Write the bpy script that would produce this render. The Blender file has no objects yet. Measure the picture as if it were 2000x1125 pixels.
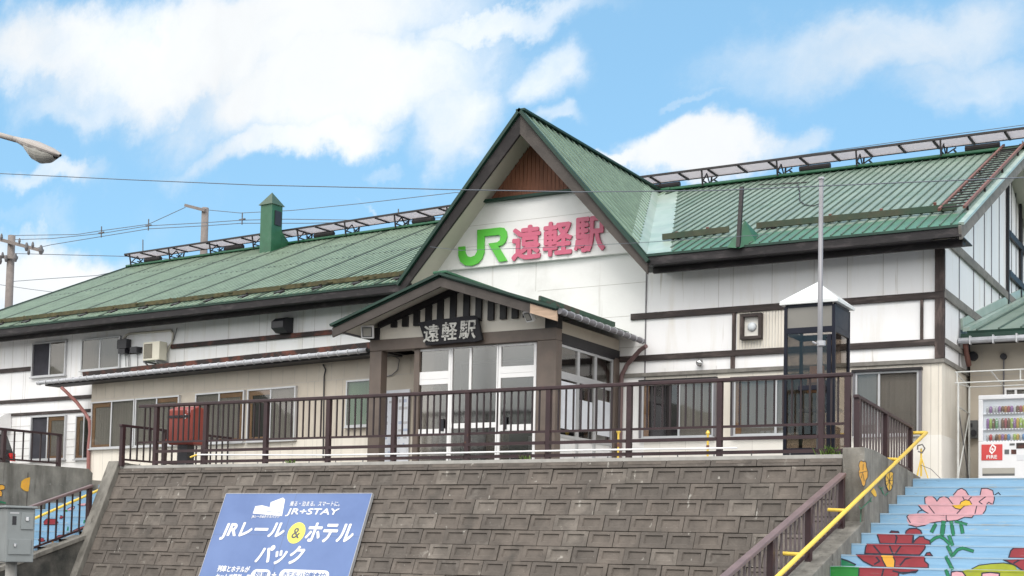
import bpy, math, random
from mathutils import Vector, Matrix
random.seed(7)
D = bpy.data
S = bpy.context.scene
COL = S.collection

# ------------------------------------------------------------------ camera
FPX, CPY = 2668.5, 910.9            # focal length and principal row for a 2000 px wide picture
YAW, PIT, ROL = -0.5217, 0.06, 0.0215
_f = Vector((math.sin(YAW)*math.cos(PIT), math.cos(YAW)*math.cos(PIT), math.sin(PIT)))
_r0 = Vector((math.cos(YAW), -math.sin(YAW), 0)); _u0 = _r0.cross(_f)
CR = _r0*math.cos(ROL)+_u0*math.sin(ROL); CU = -_r0*math.sin(ROL)+_u0*math.cos(ROL); CF = _f
cam = D.cameras.new('camera'); co = D.objects.new('camera', cam); COL.objects.link(co)
M4 = Matrix.Identity(4)
for i in range(3):
    M4[i][0] = CR[i]; M4[i][1] = CU[i]; M4[i][2] = -CF[i]
co.matrix_world = M4
cam.sensor_width = 36; cam.lens = FPX/2000*36; cam.shift_y = (CPY-562.5)/2000
cam.clip_end = 6000; cam.clip_start = 0.05
S.camera = co

def ray(x, y): return CF + CR*((x-1000)/FPX) - CU*((y-CPY)/FPX)
def onY(x, y, Y): d = ray(x, y); return d*(Y/d.y)
def onX(x, y, X): d = ray(x, y); return d*(X/d.x)
def onZ(x, y, Z): d = ray(x, y); return d*(Z/d.z)

# ------------------------------------------------------------------ world, sun, exposure
S.view_settings.view_transform = 'Standard'; S.view_settings.look = 'None'
S.view_settings.gamma = 1; S.view_settings.use_curve_mapping = False
S.view_settings.exposure = 0.38
SUN_EL, SUN_AZ = math.radians(46), math.radians(163)   # azimuth clockwise from +Y
W = D.worlds.new('World'); S.world = W; W.use_nodes = True
nt = W.node_tree; nt.nodes.clear(); N = nt.nodes; L = nt.links
def nd(t, **k):
    n = N.new(t)
    for a, b in k.items(): setattr(n, a, b)
    return n
def mth(op, a, b=None, clamp=False):
    n = nd('ShaderNodeMath', operation=op, use_clamp=clamp)
    for i, s in enumerate((a, b)):
        if s is None: continue
        if isinstance(s, (int, float)): n.inputs[i].default_value = s
        else: L.new(s, n.inputs[i])
    return n.outputs[0]
sky = nd('ShaderNodeTexSky', sky_type='NISHITA', sun_disc=False, sun_elevation=SUN_EL, sun_rotation=SUN_AZ, air_density=1.0, dust_density=1.0, ozone_density=1.5)
tc = nd('ShaderNodeTexCoord')
sep = nd('ShaderNodeSeparateXYZ'); L.new(tc.outputs['Generated'], sep.inputs[0])
yy = mth('MAXIMUM', sep.outputs[1], 0.05)
uu = mth('DIVIDE', sep.outputs[0], yy); vv = mth('DIVIDE', sep.outputs[2], yy)
uv = nd('ShaderNodeCombineXYZ'); L.new(uu, uv.inputs[0]); L.new(vv, uv.inputs[1])
def noise(vec, scale, detail, rough=0.55, dist=0.0):
    n = nd('ShaderNodeTexNoise'); n.inputs['Scale'].default_value = scale; n.inputs['Detail'].default_value = detail
    n.inputs['Roughness'].default_value = rough; n.inputs['Distortion'].default_value = dist
    L.new(vec, n.inputs['Vector']); return n
# domain warp so that the cloud edges are ragged
wn = noise(uv.outputs[0], 5.0, 8, 0.6)
w1 = nd('ShaderNodeVectorMath', operation='SUBTRACT'); L.new(wn.outputs['Color'], w1.inputs[0]); w1.inputs[1].default_value = (0.5, 0.5, 0.5)
w2 = nd('ShaderNodeVectorMath', operation='SCALE'); L.new(w1.outputs[0], w2.inputs[0]); w2.inputs['Scale'].default_value = 0.20
w3 = nd('ShaderNodeVectorMath', operation='ADD'); L.new(uv.outputs[0], w3.inputs[0]); L.new(w2.outputs[0], w3.inputs[1])
CL = [(430,60,470,130,1.0),(640,150,330,120,1.0),(130,80,260,95,.9),(570,270,210,50,.9),(880,190,110,120,.75),(180,190,180,60,.6),
      (1090,120,110,70,.62),(1130,235,70,35,.5),(1690,80,330,110,.66),(1850,170,170,75,.5),(1400,315,150,62,1.0),(1260,340,80,28,.9),
      (70,545,190,85,1.0),(100,350,130,32,.6),(750,388,80,9,.5),(730,325,50,22,.4),(950,10,260,40,.7),(1395,200,45,14,.34),(1560,300,60,35,.5),(60,430,150,25,.25)]
fld = None
for (cx, cy, rx, ry, am) in CL:
    c = onY(cx, cy, 1.0); ex = onY(cx+10, cy, 1.0)-c; ey = onY(cx, cy-10, 1.0)-c
    su = abs(ex.x)*rx/10; sv = abs(ey.z)*ry/10
    a = nd('ShaderNodeVectorMath', operation='SUBTRACT'); L.new(w3.outputs[0], a.inputs[0]); a.inputs[1].default_value = (c.x, c.z, 0)
    b = nd('ShaderNodeVectorMath', operation='MULTIPLY'); L.new(a.outputs[0], b.inputs[0]); b.inputs[1].default_value = (1/su, 1/sv, 0)
    l = nd('ShaderNodeVectorMath', operation='LENGTH'); L.new(b.outputs[0], l.inputs[0])
    m = nd('ShaderNodeMapRange', interpolation_type='SMOOTHSTEP'); L.new(l.outputs['Value'], m.inputs[0])
    m.inputs[1].default_value = 1.45; m.inputs[2].default_value = 0.35; m.inputs[3].default_value = 0; m.inputs[4].default_value = am
    fld = m.outputs[0] if fld is None else mth('MAXIMUM', fld, m.outputs[0])
n2 = noise(w3.outputs[0], 11.0, 9, 0.58)
n3 = noise(w3.outputs[0], 3.2, 6, 0.55)
t = mth('ADD', fld, mth('MULTIPLY', mth('SUBTRACT', n2.outputs[0], 0.5), 0.75))
t = mth('ADD', t, mth('MULTIPLY', mth('SUBTRACT', n3.outputs[0], 0.52), 0.55))
fm = nd('ShaderNodeMapRange', interpolation_type='SMOOTHSTEP'); L.new(t, fm.inputs[0])
fm.inputs[1].default_value = 0.02; fm.inputs[2].default_value = 1.02
# clouds over the rest of the sky
gn = noise(tc.outputs['Generated'], 2.2, 8, 0.6)
gm = nd('ShaderNodeMapRange', interpolation_type='SMOOTHSTEP'); L.new(gn.outputs[0], gm.inputs[0]); gm.inputs[1].default_value = 0.32; gm.inputs[2].default_value = 0.55
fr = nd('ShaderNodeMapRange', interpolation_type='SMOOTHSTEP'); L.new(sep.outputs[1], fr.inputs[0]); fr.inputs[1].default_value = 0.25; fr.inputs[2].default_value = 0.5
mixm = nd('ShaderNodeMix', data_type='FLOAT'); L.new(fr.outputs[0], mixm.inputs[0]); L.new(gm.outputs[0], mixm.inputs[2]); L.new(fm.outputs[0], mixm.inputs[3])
skyc = nd('ShaderNodeMix', data_type='RGBA', blend_type='MULTIPLY'); skyc.inputs[0].default_value = 1.0
L.new(sky.outputs[0], skyc.inputs[6]); skyc.inputs[7].default_value = (0.88, 1.12, 1.14, 1)
haz = nd('ShaderNodeMix', data_type='RGBA'); haz.inputs[0].default_value = 0.55
L.new(skyc.outputs[2], haz.inputs[6]); haz.inputs[7].default_value = (2.5, 4.75, 6.9, 1)
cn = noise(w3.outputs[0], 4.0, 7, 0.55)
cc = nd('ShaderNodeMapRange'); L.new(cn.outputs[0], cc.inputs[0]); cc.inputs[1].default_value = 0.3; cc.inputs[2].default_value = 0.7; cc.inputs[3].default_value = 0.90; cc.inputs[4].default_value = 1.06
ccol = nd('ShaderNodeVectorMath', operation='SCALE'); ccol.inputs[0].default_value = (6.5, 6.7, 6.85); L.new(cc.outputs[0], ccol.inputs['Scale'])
fin = nd('ShaderNodeMix', data_type='RGBA'); L.new(mixm.outputs[0], fin.inputs[0]); L.new(haz.outputs[2], fin.inputs[6]); rc = nd('ShaderNodeMix', data_type='RGBA'); L.new(fr.outputs[0], rc.inputs[0]); rc.inputs[6].default_value = (15.5, 15.0, 14.3, 1); L.new(ccol.outputs[0], rc.inputs[7]); L.new(rc.outputs[2], fin.inputs[7])  # unseen clouds behind the camera are brightened to add ambient light
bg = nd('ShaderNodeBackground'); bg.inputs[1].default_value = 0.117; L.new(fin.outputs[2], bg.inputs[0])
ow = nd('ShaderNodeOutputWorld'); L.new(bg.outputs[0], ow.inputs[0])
sl = D.lights.new('sun', 'SUN'); sl.energy = 1.25; sl.angle = math.radians(26); sl.color = (1.0, 0.955, 0.89)
so = D.objects.new('sun', sl); COL.objects.link(so)
sd = Vector((math.sin(SUN_AZ)*math.cos(SUN_EL), math.cos(SUN_AZ)*math.cos(SUN_EL), math.sin(SUN_EL)))
so.rotation_euler = sd.to_track_quat('Z', 'Y').to_euler()

# ------------------------------------------------------------------ materials
MATS = {}
def mat(name, col, rough=0.6, amt=0.12, scale=3.0, stretch=(1, 1, 1), metal=0.0, bump=0.0, bscale=40.0, col2=None, c2lo=0.55, c2hi=0.7, c2scale=2.0, c2stretch=(1, 1, 1), spec=0.5, extra=()):
    if name in MATS: return MATS[name]
    m = D.materials.new(name); m.use_nodes = True; t = m.node_tree; b = t.nodes['Principled BSDF']
    b.inputs['Roughness'].default_value = rough; b.inputs['Metallic'].default_value = metal
    b.inputs['Specular IOR Level'].default_value = spec
    tc = t.nodes.new('ShaderNodeTexCoord')
    def nz(sc, st, det=6):
        mp = t.nodes.new('ShaderNodeMapping'); mp.inputs['Scale'].default_value = st; t.links.new(tc.outputs['Object'], mp.inputs[0])
        n = t.nodes.new('ShaderNodeTexNoise'); n.inputs['Scale'].default_value = sc; n.inputs['Detail'].default_value = det; n.inputs['Roughness'].default_value = 0.6
        t.links.new(mp.outputs[0], n.inputs['Vector']); return n
    n = nz(scale, stretch)
    mr = t.nodes.new('ShaderNodeMapRange'); mr.inputs[1].default_value = 0.3; mr.inputs[2].default_value = 0.7
    t.links.new(n.outputs[0], mr.inputs[0])
    mx = t.nodes.new('ShaderNodeMix'); mx.data_type = 'RGBA'; t.links.new(mr.outputs[0], mx.inputs[0])
    mx.inputs[6].default_value = (*[max(0, c*(1-amt)) for c in col], 1); mx.inputs[7].default_value = (*[min(1, c*(1+amt)) for c in col], 1)
    out = mx.outputs[2]
    if col2:
        n2 = nz(c2scale, c2stretch, 8)
        m2 = t.nodes.new('ShaderNodeMapRange'); m2.inputs[1].default_value = c2lo; m2.inputs[2].default_value = c2hi; t.links.new(n2.outputs[0], m2.inputs[0])
        mx2 = t.nodes.new('ShaderNodeMix'); mx2.data_type = 'RGBA'; t.links.new(m2.outputs[0], mx2.inputs[0]); t.links.new(out, mx2.inputs[6]); mx2.inputs[7].default_value = (*col2, 1)
        out = mx2.outputs[2]
    for (ec, lo, hi, sc, stc) in extra:
        n3 = nz(sc, stc, 8); m3 = t.nodes.new('ShaderNodeMapRange'); m3.inputs[1].default_value = lo; m3.inputs[2].default_value = hi; t.links.new(n3.outputs[0], m3.inputs[0])
        mx3 = t.nodes.new('ShaderNodeMix'); mx3.data_type = 'RGBA'; t.links.new(m3.outputs[0], mx3.inputs[0]); t.links.new(out, mx3.inputs[6]); mx3.inputs[7].default_value = (*ec, 1); out = mx3.outputs[2]
    t.links.new(out, b.inputs['Base Color'])
    rr = t.nodes.new('ShaderNodeMapRange'); rr.inputs[3].default_value = max(0, rough-0.08); rr.inputs[4].default_value = min(1, rough+0.1)
    t.links.new(n.outputs[0], rr.inputs[0]); t.links.new(rr.outputs[0], b.inputs['Roughness'])
    if bump:
        nb = nz(bscale, (1, 1, 1)); bm = t.nodes.new('ShaderNodeBump'); bm.inputs['Strength'].default_value = bump; bm.inputs['Distance'].default_value = 0.02
        t.links.new(nb.outputs[0], bm.inputs['Height']); t.links.new(bm.outputs[0], b.inputs['Normal'])
    MATS[name] = m; return m
def glassmat(name, tint=(0.75, 0.77, 0.78), refl=0.18, rough=0.02):
    m = D.materials.new(name); m.use_nodes = True; t = m.node_tree; t.nodes.clear()
    o = t.nodes.new('ShaderNodeOutputMaterial'); tr = t.nodes.new('ShaderNodeBsdfTransparent'); tr.inputs[0].default_value = (*tint, 1)
    g = t.nodes.new('ShaderNodeBsdfGlossy'); g.inputs['Roughness'].default_value = rough; g.inputs[0].default_value = (0.88, 0.86, 0.83, 1)
    fz = t.nodes.new('ShaderNodeFresnel'); fz.inputs[0].default_value = 1.45
    ad = t.nodes.new('ShaderNodeMath'); ad.operation = 'ADD'; ad.use_clamp = True; ad.inputs[1].default_value = refl; t.links.new(fz.outputs[0], ad.inputs[0])
    tc = t.nodes.new('ShaderNodeTexCoord'); n = t.nodes.new('ShaderNodeTexNoise'); n.inputs['Scale'].default_value = 1.3; t.links.new(tc.outputs['Object'], n.inputs[0])
    bp = t.nodes.new('ShaderNodeBump'); bp.inputs['Strength'].default_value = 0.05; bp.inputs['Distance'].default_value = 0.02
    t.links.new(n.outputs[0], bp.inputs['Height']); t.links.new(bp.outputs[0], g.inputs['Normal'])
    ge = t.nodes.new('ShaderNodeNewGeometry'); iv = t.nodes.new('ShaderNodeMath'); iv.operation = 'SUBTRACT'; iv.inputs[0].default_value = 1; t.links.new(ge.outputs['Backfacing'], iv.inputs[1])
    ml = t.nodes.new('ShaderNodeMath'); ml.operation = 'MULTIPLY'; t.links.new(ad.outputs[0], ml.inputs[0]); t.links.new(iv.outputs[0], ml.inputs[1])
    mx = t.nodes.new('ShaderNodeMixShader'); t.links.new(ml.outputs[0], mx.inputs[0]); t.links.new(tr.outputs[0], mx.inputs[1]); t.links.new(g.outputs[0], mx.inputs[2]); t.links.new(mx.outputs[0], o.inputs[0])
    MATS[name] = m; return m

m_white = mat('white_siding', (0.80, 0.80, 0.815), 0.55, 0.04, 1.2, (1, 1, .4), col2=(0.68, 0.65, 0.60), c2lo=.52, c2hi=.85, c2scale=1.6, c2stretch=(2.2, 2.2, .25), extra=[((.42, .38, .33), .64, .78, 3.5, (3, 3, .12))])
m_whiteg = mat('gable_siding', (0.79, 0.79, 0.79), 0.55, 0.04, 1.2, col2=(0.63, 0.62, 0.61), c2lo=.5, c2hi=.8, c2scale=1.2, bump=.15, bscale=14, extra=[((.52, .50, .47), .62, .8, 3, (3, 3, .12))])
m_cream = mat('cream_siding', (0.70, 0.66, 0.59), 0.6, 0.05, 1.5, col2=(0.55, 0.50, 0.43), c2lo=.5, c2hi=.8, c2scale=1.4, c2stretch=(2, 2, .3))
m_beige = mat('beige_siding', (0.50, 0.45, 0.38), 0.6, 0.06, 1.5, col2=(0.40, 0.35, 0.29), c2lo=.5, c2hi=.85, c2scale=1.2)
m_base = mat('base_siding', (0.74, 0.72, 0.68), 0.55, 0.04, 2, col2=(0.58, 0.55, 0.5), c2lo=.6, c2hi=.85, c2scale=2)
m_joint = mat('siding_joint', (0.45, 0.43, 0.41), 0.8, 0.1)
m_timber = mat('weathered_timber', (0.034, 0.025, 0.024), 0.75, 0.5, 9, (.35, 3, 3), col2=(0.12, 0.095, 0.09), c2lo=.52, c2hi=.75, c2scale=7, c2stretch=(.3, 2, 2), bump=.3)
m_timberv = mat('weathered_post', (0.042, 0.030, 0.028), 0.75, 0.4, 9, (3, 3, .35), col2=(0.15, 0.11, 0.10), c2lo=.5, c2hi=.74, c2scale=5, c2stretch=(2, 2, .5), bump=.3)
m_timbergrey = mat('grey_timber', (0.19, 0.18, 0.165), 0.8, 0.25, 7, (1, .4, 1), col2=(0.13, 0.12, 0.11), c2lo=.5, c2hi=.75, c2scale=5, bump=.25)
m_rusty = mat('rusty_timber', (0.03, 0.022, 0.022), 0.8, 0.4, 8, (.5, 2, 2), col2=(0.15, 0.05, 0.035), c2lo=.48, c2hi=.64, c2scale=2.5, bump=.3)
m_fascia = mat('fascia_board', (0.012, 0.010, 0.012), 0.7, 0.5, 6, (.4, 3, 3), col2=(0.06, 0.05, 0.053), c2lo=.52, c2hi=.74, c2scale=4, c2stretch=(.6, 2, 2), bump=.3)
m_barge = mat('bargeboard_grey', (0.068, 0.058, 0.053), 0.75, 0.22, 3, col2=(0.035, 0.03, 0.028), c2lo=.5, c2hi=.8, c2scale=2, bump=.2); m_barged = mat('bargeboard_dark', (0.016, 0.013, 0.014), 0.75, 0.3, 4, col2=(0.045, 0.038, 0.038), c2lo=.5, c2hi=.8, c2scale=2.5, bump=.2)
m_brown = mat('brown_paint', (0.125, 0.098, 0.083), 0.5, 0.15, 4, col2=(0.15, 0.105, 0.085), c2lo=.55, c2hi=.8, c2scale=2)
m_darkbeam = mat('dark_beam', (0.007, 0.006, 0.009), 0.5, 0.3, 5)
m_soffit = mat('soffit_board', (0.52, 0.49, 0.43), 0.7, 0.05, 2)
m_red_board = mat('gable_boards', (0.23, 0.095, 0.055), 0.65, 0.3, 6, (4, 4, .3), col2=(0.11, 0.045, 0.03), c2lo=.5, c2hi=.75, c2scale=1.2)
m_roofR = mat('green_metal_roof', (0.195, 0.255, 0.212), 0.42, 0.16, 1.2, (1, .3, .3), col2=(0.10, 0.175, 0.125), c2lo=.48, c2hi=.8, c2scale=1.5, spec=.6, extra=[((.30, .27, .21), .64, .78, 5, (4, .25, .5))])
m_roofE = mat('clean_green_roof', (0.075, 0.175, 0.115), 0.4, 0.12, 1.5, col2=(0.08, 0.2, 0.13), c2lo=.5, c2hi=.8, c2scale=1.5); m_roofEL = mat('eave_green_roof', (0.055, 0.12, 0.078), 0.42, 0.15, 2, col2=(0.035, 0.085, 0.055), c2lo=.5, c2hi=.8, c2scale=1.5)
m_roofL = mat('faded_green_roof', (0.040, 0.078, 0.050), 0.45, 0.18, 1.5, (1, .3, .3), col2=(0.09, 0.11, 0.078), c2lo=.5, c2hi=.75, c2scale=.7, spec=.5, extra=[((.03, .06, .04), .6, .8, 2, (2, .6, .6)), ((.13, .10, .06), .66, .8, 5, (5, .3, .3))])
m_roofG = mat('gable_metal_roof', (0.042, 0.08, 0.056), 0.42, 0.12, 1.5, col2=(0.08, 0.16, 0.11), c2lo=.5, c2hi=.8, c2scale=1.2); m_ribG = mat('gable_roof_rib', (0.185, 0.26, 0.20), 0.4, 0.2, 3)  # gable ribs pale against the sheet: highlights along them painted in
m_ribR = mat('roof_batten', (0.082, 0.122, 0.096), 0.5, 0.25, 3)
m_ribL = mat('roof_rib', (0.235, 0.31, 0.235), 0.42, 0.2, 3)
m_seam = mat('roof_seam', (0.045, 0.07, 0.05), 0.6, 0.3, 3)
m_green = mat('green_paint', (0.022, 0.11, 0.055), 0.4, 0.2, 3, col2=(0.05, 0.12, 0.08), c2lo=.55, c2hi=.8, c2scale=3)
m_greend = mat('dark_green_trim', (0.007, 0.036, 0.024), 0.55, 0.3, 3)
m_flash = mat('valley_flashing', (0.36, 0.44, 0.39), 0.33, 0.12, 2, col2=(0.22, 0.33, 0.27), c2lo=.45, c2hi=.75, c2scale=1.5, spec=.8)
m_moss = mat('mossy_bar', (0.075, 0.066, 0.03), 0.9, 0.45, 8, col2=(0.04, 0.05, 0.025), c2lo=.5, c2hi=.65, c2scale=3, bump=.6)
m_darkgreenbar = mat('olive_bar', (0.055, 0.058, 0.035), 0.8, 0.3, 5, col2=(0.025, 0.055, 0.035), c2lo=.45, c2hi=.6, c2scale=1.2)
m_bal = mat('dark_maroon', (0.022, 0.012, 0.015), 0.45, 0.2, 4); m_bal_lit = mat('lit_maroon', (0.12, 0.095, 0.10), 0.45, 0.2, 4)  # second maroon is paler: light on the baluster sides put into the colour
m_rail = mat('maroon_paint', (0.034, 0.015, 0.018), 0.42, 0.25, 4, col2=(0.07, 0.038, 0.042), c2lo=.6, c2hi=.85, c2scale=3, extra=[((.12, .045, .02), .66, .74, 14, (1, 1, 1))])
m_railtop = mat('faded_maroon', (0.165, 0.115, 0.115), 0.45, 0.12, 4)
m_black = mat('black_metal', (0.018, 0.018, 0.024), 0.45, 0.2, 4)
m_rack = mat('rack_steel', (0.020, 0.016, 0.018), 0.55, 0.4, 5)
m_mesh = mat('rack_mesh', (0.80, 0.72, 0.74), 0.7, 0.06, 9)
_t = m_mesh.node_tree; _b = _t.nodes['Principled BSDF']; _x = _t.nodes.new('ShaderNodeMixShader'); _x.inputs[0].default_value = .72; _tr = _t.nodes.new('ShaderNodeMixShader'); _tr.inputs[0].default_value = .3; _tl = _t.nodes.new('ShaderNodeBsdfTranslucent'); _tl.inputs[0].default_value = (.62, .59, .605, 1); _tp = _t.nodes.new('ShaderNodeBsdfTransparent'); _t.links.new(_tl.outputs[0], _tr.inputs[1]); _t.links.new(_tp.outputs[0], _tr.inputs[2])
_t.links.new(_b.outputs[0], _x.inputs[1]); _t.links.new(_tr.outputs[0], _x.inputs[2]); _t.links.new(_x.outputs[0], _t.nodes['Material Output'].inputs[0])
m_rustred = mat('rust_red_steel', (0.17, 0.075, 0.06), 0.6, 0.3, 5)
m_alu = mat('aluminium', (0.50, 0.51, 0.53), 0.38, 0.05, 4, metal=.3)
m_whitep = mat('white_paint', (0.80, 0.80, 0.81), 0.4, 0.03, 4)
m_gutter = mat('galvanised', (0.40, 0.41, 0.44), 0.42, 0.2, 5, metal=.3, col2=(0.2, 0.2, 0.21), c2lo=.55, c2hi=.75, c2scale=4)
m_gutterd = mat('grey_gutter', (0.15, 0.145, 0.16), 0.45, 0.15, 5)
m_conc = mat('concrete', (0.20, 0.19, 0.17), 0.85, 0.28, 3.5, col2=(0.085, 0.08, 0.07), c2lo=.46, c2hi=.72, c2scale=1.6, c2stretch=(2, 2, .4), bump=.45, extra=[((.05, .045, .038), .58, .75, 3, (3, 3, .25)), ((.34, .33, .31), .66, .74, 6, (1, 1, 1))])
m_concl = mat('light_concrete', (0.38, 0.37, 0.35), 0.8, 0.15, 5, bump=.2)
m_block = mat('stone_block', (0.118, 0.101, 0.088), 0.88, 0.30, 3.2, col2=(0.34, 0.32, 0.29), c2lo=.64, c2hi=.78, c2scale=3.4, extra=[((.055, .05, .045), .54, .74, 1.1, (1.6, 1.6, .35)), ((.30, .285, .26), .66, .71, 7, (1, 1, .35)), ((.42, .41, .38), .70, .74, 12, (1, 1, 1))], bump=.55, bscale=26)
m_block2 = mat('stone_block_dark', (0.10, 0.087, 0.077), 0.9, 0.24, 3.4, extra=[((.30, .285, .26), .66, .71, 7, (1, 1, .35))], col2=(0.22, 0.20, 0.18), c2lo=.6, c2hi=.82, c2scale=2.2, bump=.55, bscale=26)
m_block3 = mat('stone_block_pale', (0.150, 0.132, 0.116), 0.9, 0.3, 4, col2=(0.07, 0.062, 0.055), c2lo=.52, c2hi=.75, c2scale=1.5, bump=.55, bscale=22, extra=[((.34, .32, .29), .64, .70, 8, (1, 1, .35))])
m_gap = mat('block_gap', (0.06, 0.053, 0.048), 0.95, 0.3, 6)
m_asph = mat('asphalt', (0.05, 0.05, 0.052), 0.9, 0.15, 20, bump=.3)
m_pave = mat('terrace_paving', (0.30, 0.29, 0.27), 0.85, 0.15, 3)
m_blue = mat('blue_step_paint', (0.215, 0.385, 0.56), 0.6, 0.08, 5, (.3, 1, 3), col2=(0.13, 0.29, 0.48), c2lo=.50, c2hi=.8, c2scale=3, c2stretch=(.3, 1, 5), extra=[((.33, .42, .47), .62, .72, 7, (.4, 1, 3)), ((.14, .17, .19), .66, .76, 10, (.5, 1, 2))])
m_tread = mat('step_tread', (0.36, 0.40, 0.42), 0.8, 0.2, 6)
m_nose = mat('worn_step_edge', (0.27, 0.40, 0.52), 0.7, 0.12, 8, (.3, 1, 1), col2=(0.30, 0.33, 0.34), c2lo=.55, c2hi=.68, c2scale=6, c2stretch=(.4, 1, 1))
def paint(n, c): return mat(n, c, 0.5, 0.10, 6, extra=[(tuple(.5*v+.12 for v in c), .60, .74, 9, (.4, 1, 3))])
p_pink = paint('pink_paint', (0.60, 0.32, 0.36)); p_dark = paint('outline_paint', (0.015, 0.018, 0.035)); p_red = paint('crimson_paint', (0.25, 0.026, 0.036))
p_or = paint('orange_paint', (0.72, 0.36, 0.04)); p_gr = paint('leaf_paint', (0.01, 0.17, 0.075)); p_grn = paint('grass_paint', (0.015, 0.19, 0.03)); p_ol = paint('olive_paint', (0.30, 0.33, 0.02)); p_yel = paint('flower_yellow', (0.72, 0.42, 0.03))
m_yel = mat('yellow_paint', (0.80, 0.56, 0.09), 0.35, 0.05, 5, col2=(0.55, 0.33, 0.05), c2lo=.68, c2hi=.8, c2scale=6)
m_jrg = mat('sign_green', (0.10, 0.50, 0.05), 0.4, 0.03, 2); m_jrp = mat('sign_pink', (0.56, 0.12, 0.20), 0.45, 0.05, 3)
m_plank = mat('black_plank', (0.007, 0.007, 0.011), 0.75, 0.4, 8, bump=.4)
m_callig = mat('calligraphy', (0.42, 0.42, 0.40), 0.7, 0.3, 9, col2=(.03, .03, .035), c2lo=.56, c2hi=.6, c2scale=14)
m_poster = mat('poster_blue', (0.095, 0.16, 0.36), 0.45, 0.05, 1.2, col2=(0.14, 0.215, 0.43), c2lo=.35, c2hi=.75, c2scale=.6, c2stretch=(1, 1, 1))
m_posty = mat('poster_yellow', (0.86, 0.78, 0.12), 0.4, 0.02)
m_grey = mat('grey_cabinet', (0.225, 0.245, 0.25), 0.5, 0.08, 3, col2=(0.17, 0.18, 0.18), c2lo=.5, c2hi=.8, c2scale=2)
m_greydk = mat('grey_trim', (0.10, 0.105, 0.11), 0.5, 0.1)
m_pole = mat('utility_concrete', (0.20, 0.175, 0.165), 0.85, 0.15, 5)
m_insul = mat('insulator', (0.10, 0.095, 0.10), 0.4, 0.1)
m_wire = mat('wire', (0.12, 0.14, 0.17), 0.7, 0.05)
m_lamp = mat('lamp_housing', (0.34, 0.31, 0.29), 0.6, 0.05, 2); m_lens = mat('lamp_lens', (0.36, 0.35, 0.32), 0.45, 0.05, 2)
m_post = mat('postbox_red', (0.24, 0.04, 0.028), 0.4, 0.1, 4)
m_dpipe = mat('downpipe', (0.27, 0.11, 0.10), 0.5, 0.12, 5); m_dpiped = mat('brown_pipe', (0.14, 0.085, 0.085), 0.5, 0.12, 5)
m_navy = mat('booth_frame', (0.008, 0.009, 0.019), 0.35, 0.2, 4, spec=.3); m_boothroof = mat('booth_roof', (0.70, 0.72, 0.72), 0.35, 0.04, 3)
m_acw = mat('ac_casing', (0.62, 0.59, 0.50), 0.5, 0.05, 3); m_acg = mat('ac_grille', (0.12, 0.105, 0.08), 0.6, 0.15, 20)
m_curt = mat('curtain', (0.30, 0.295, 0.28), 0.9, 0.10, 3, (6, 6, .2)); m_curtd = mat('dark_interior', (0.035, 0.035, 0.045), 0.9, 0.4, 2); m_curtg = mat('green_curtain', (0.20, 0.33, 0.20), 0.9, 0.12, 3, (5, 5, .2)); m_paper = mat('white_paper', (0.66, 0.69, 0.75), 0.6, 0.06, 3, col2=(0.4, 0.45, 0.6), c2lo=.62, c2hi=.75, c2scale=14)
m_wood = mat('inner_wood_frame', (0.36, 0.215, 0.12), 0.6, 0.15, 5)
m_woodl = mat('new_wood', (0.46, 0.33, 0.24), 0.65, 0.2, 8, (.4, 3, 3))
m_chrome = mat('polished_steel', (0.6, 0.6, 0.62), 0.18, 0.05, 3, metal=.9)
m_vend = mat('vending_white', (0.70, 0.71, 0.74), 0.35, 0.03, 3); m_vin = mat('vending_inner', (0.6, 0.62, 0.66), 0.5, 0.05); m_vred = mat('vending_red', (0.55, 0.06, 0.06), 0.35, 0.05)
m_car = mat('car_black', (0.012, 0.012, 0.015), 0.15, 0.1, 2, spec=.8); m_tyre = mat('tyre', (0.02, 0.02, 0.02), 0.8, 0.1); m_tail = mat('tail_red', (0.5, 0.02, 0.02), 0.2, 0.05)
m_weed = mat('weed_leaf', (0.10, 0.17, 0.03), 0.6, 0.3, 12)
g_win = glassmat('window_glass', (0.80, 0.79, 0.78), 0.055); g_door = glassmat('door_glass', (0.55, 0.54, 0.53), 0.17, 0.12); g_booth = glassmat('smoked_glass', (0.64, 0.60, 0.56), 0.02); g_vend = glassmat('vending_glass', (0.96, 0.97, 0.98), 0.02)

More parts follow.
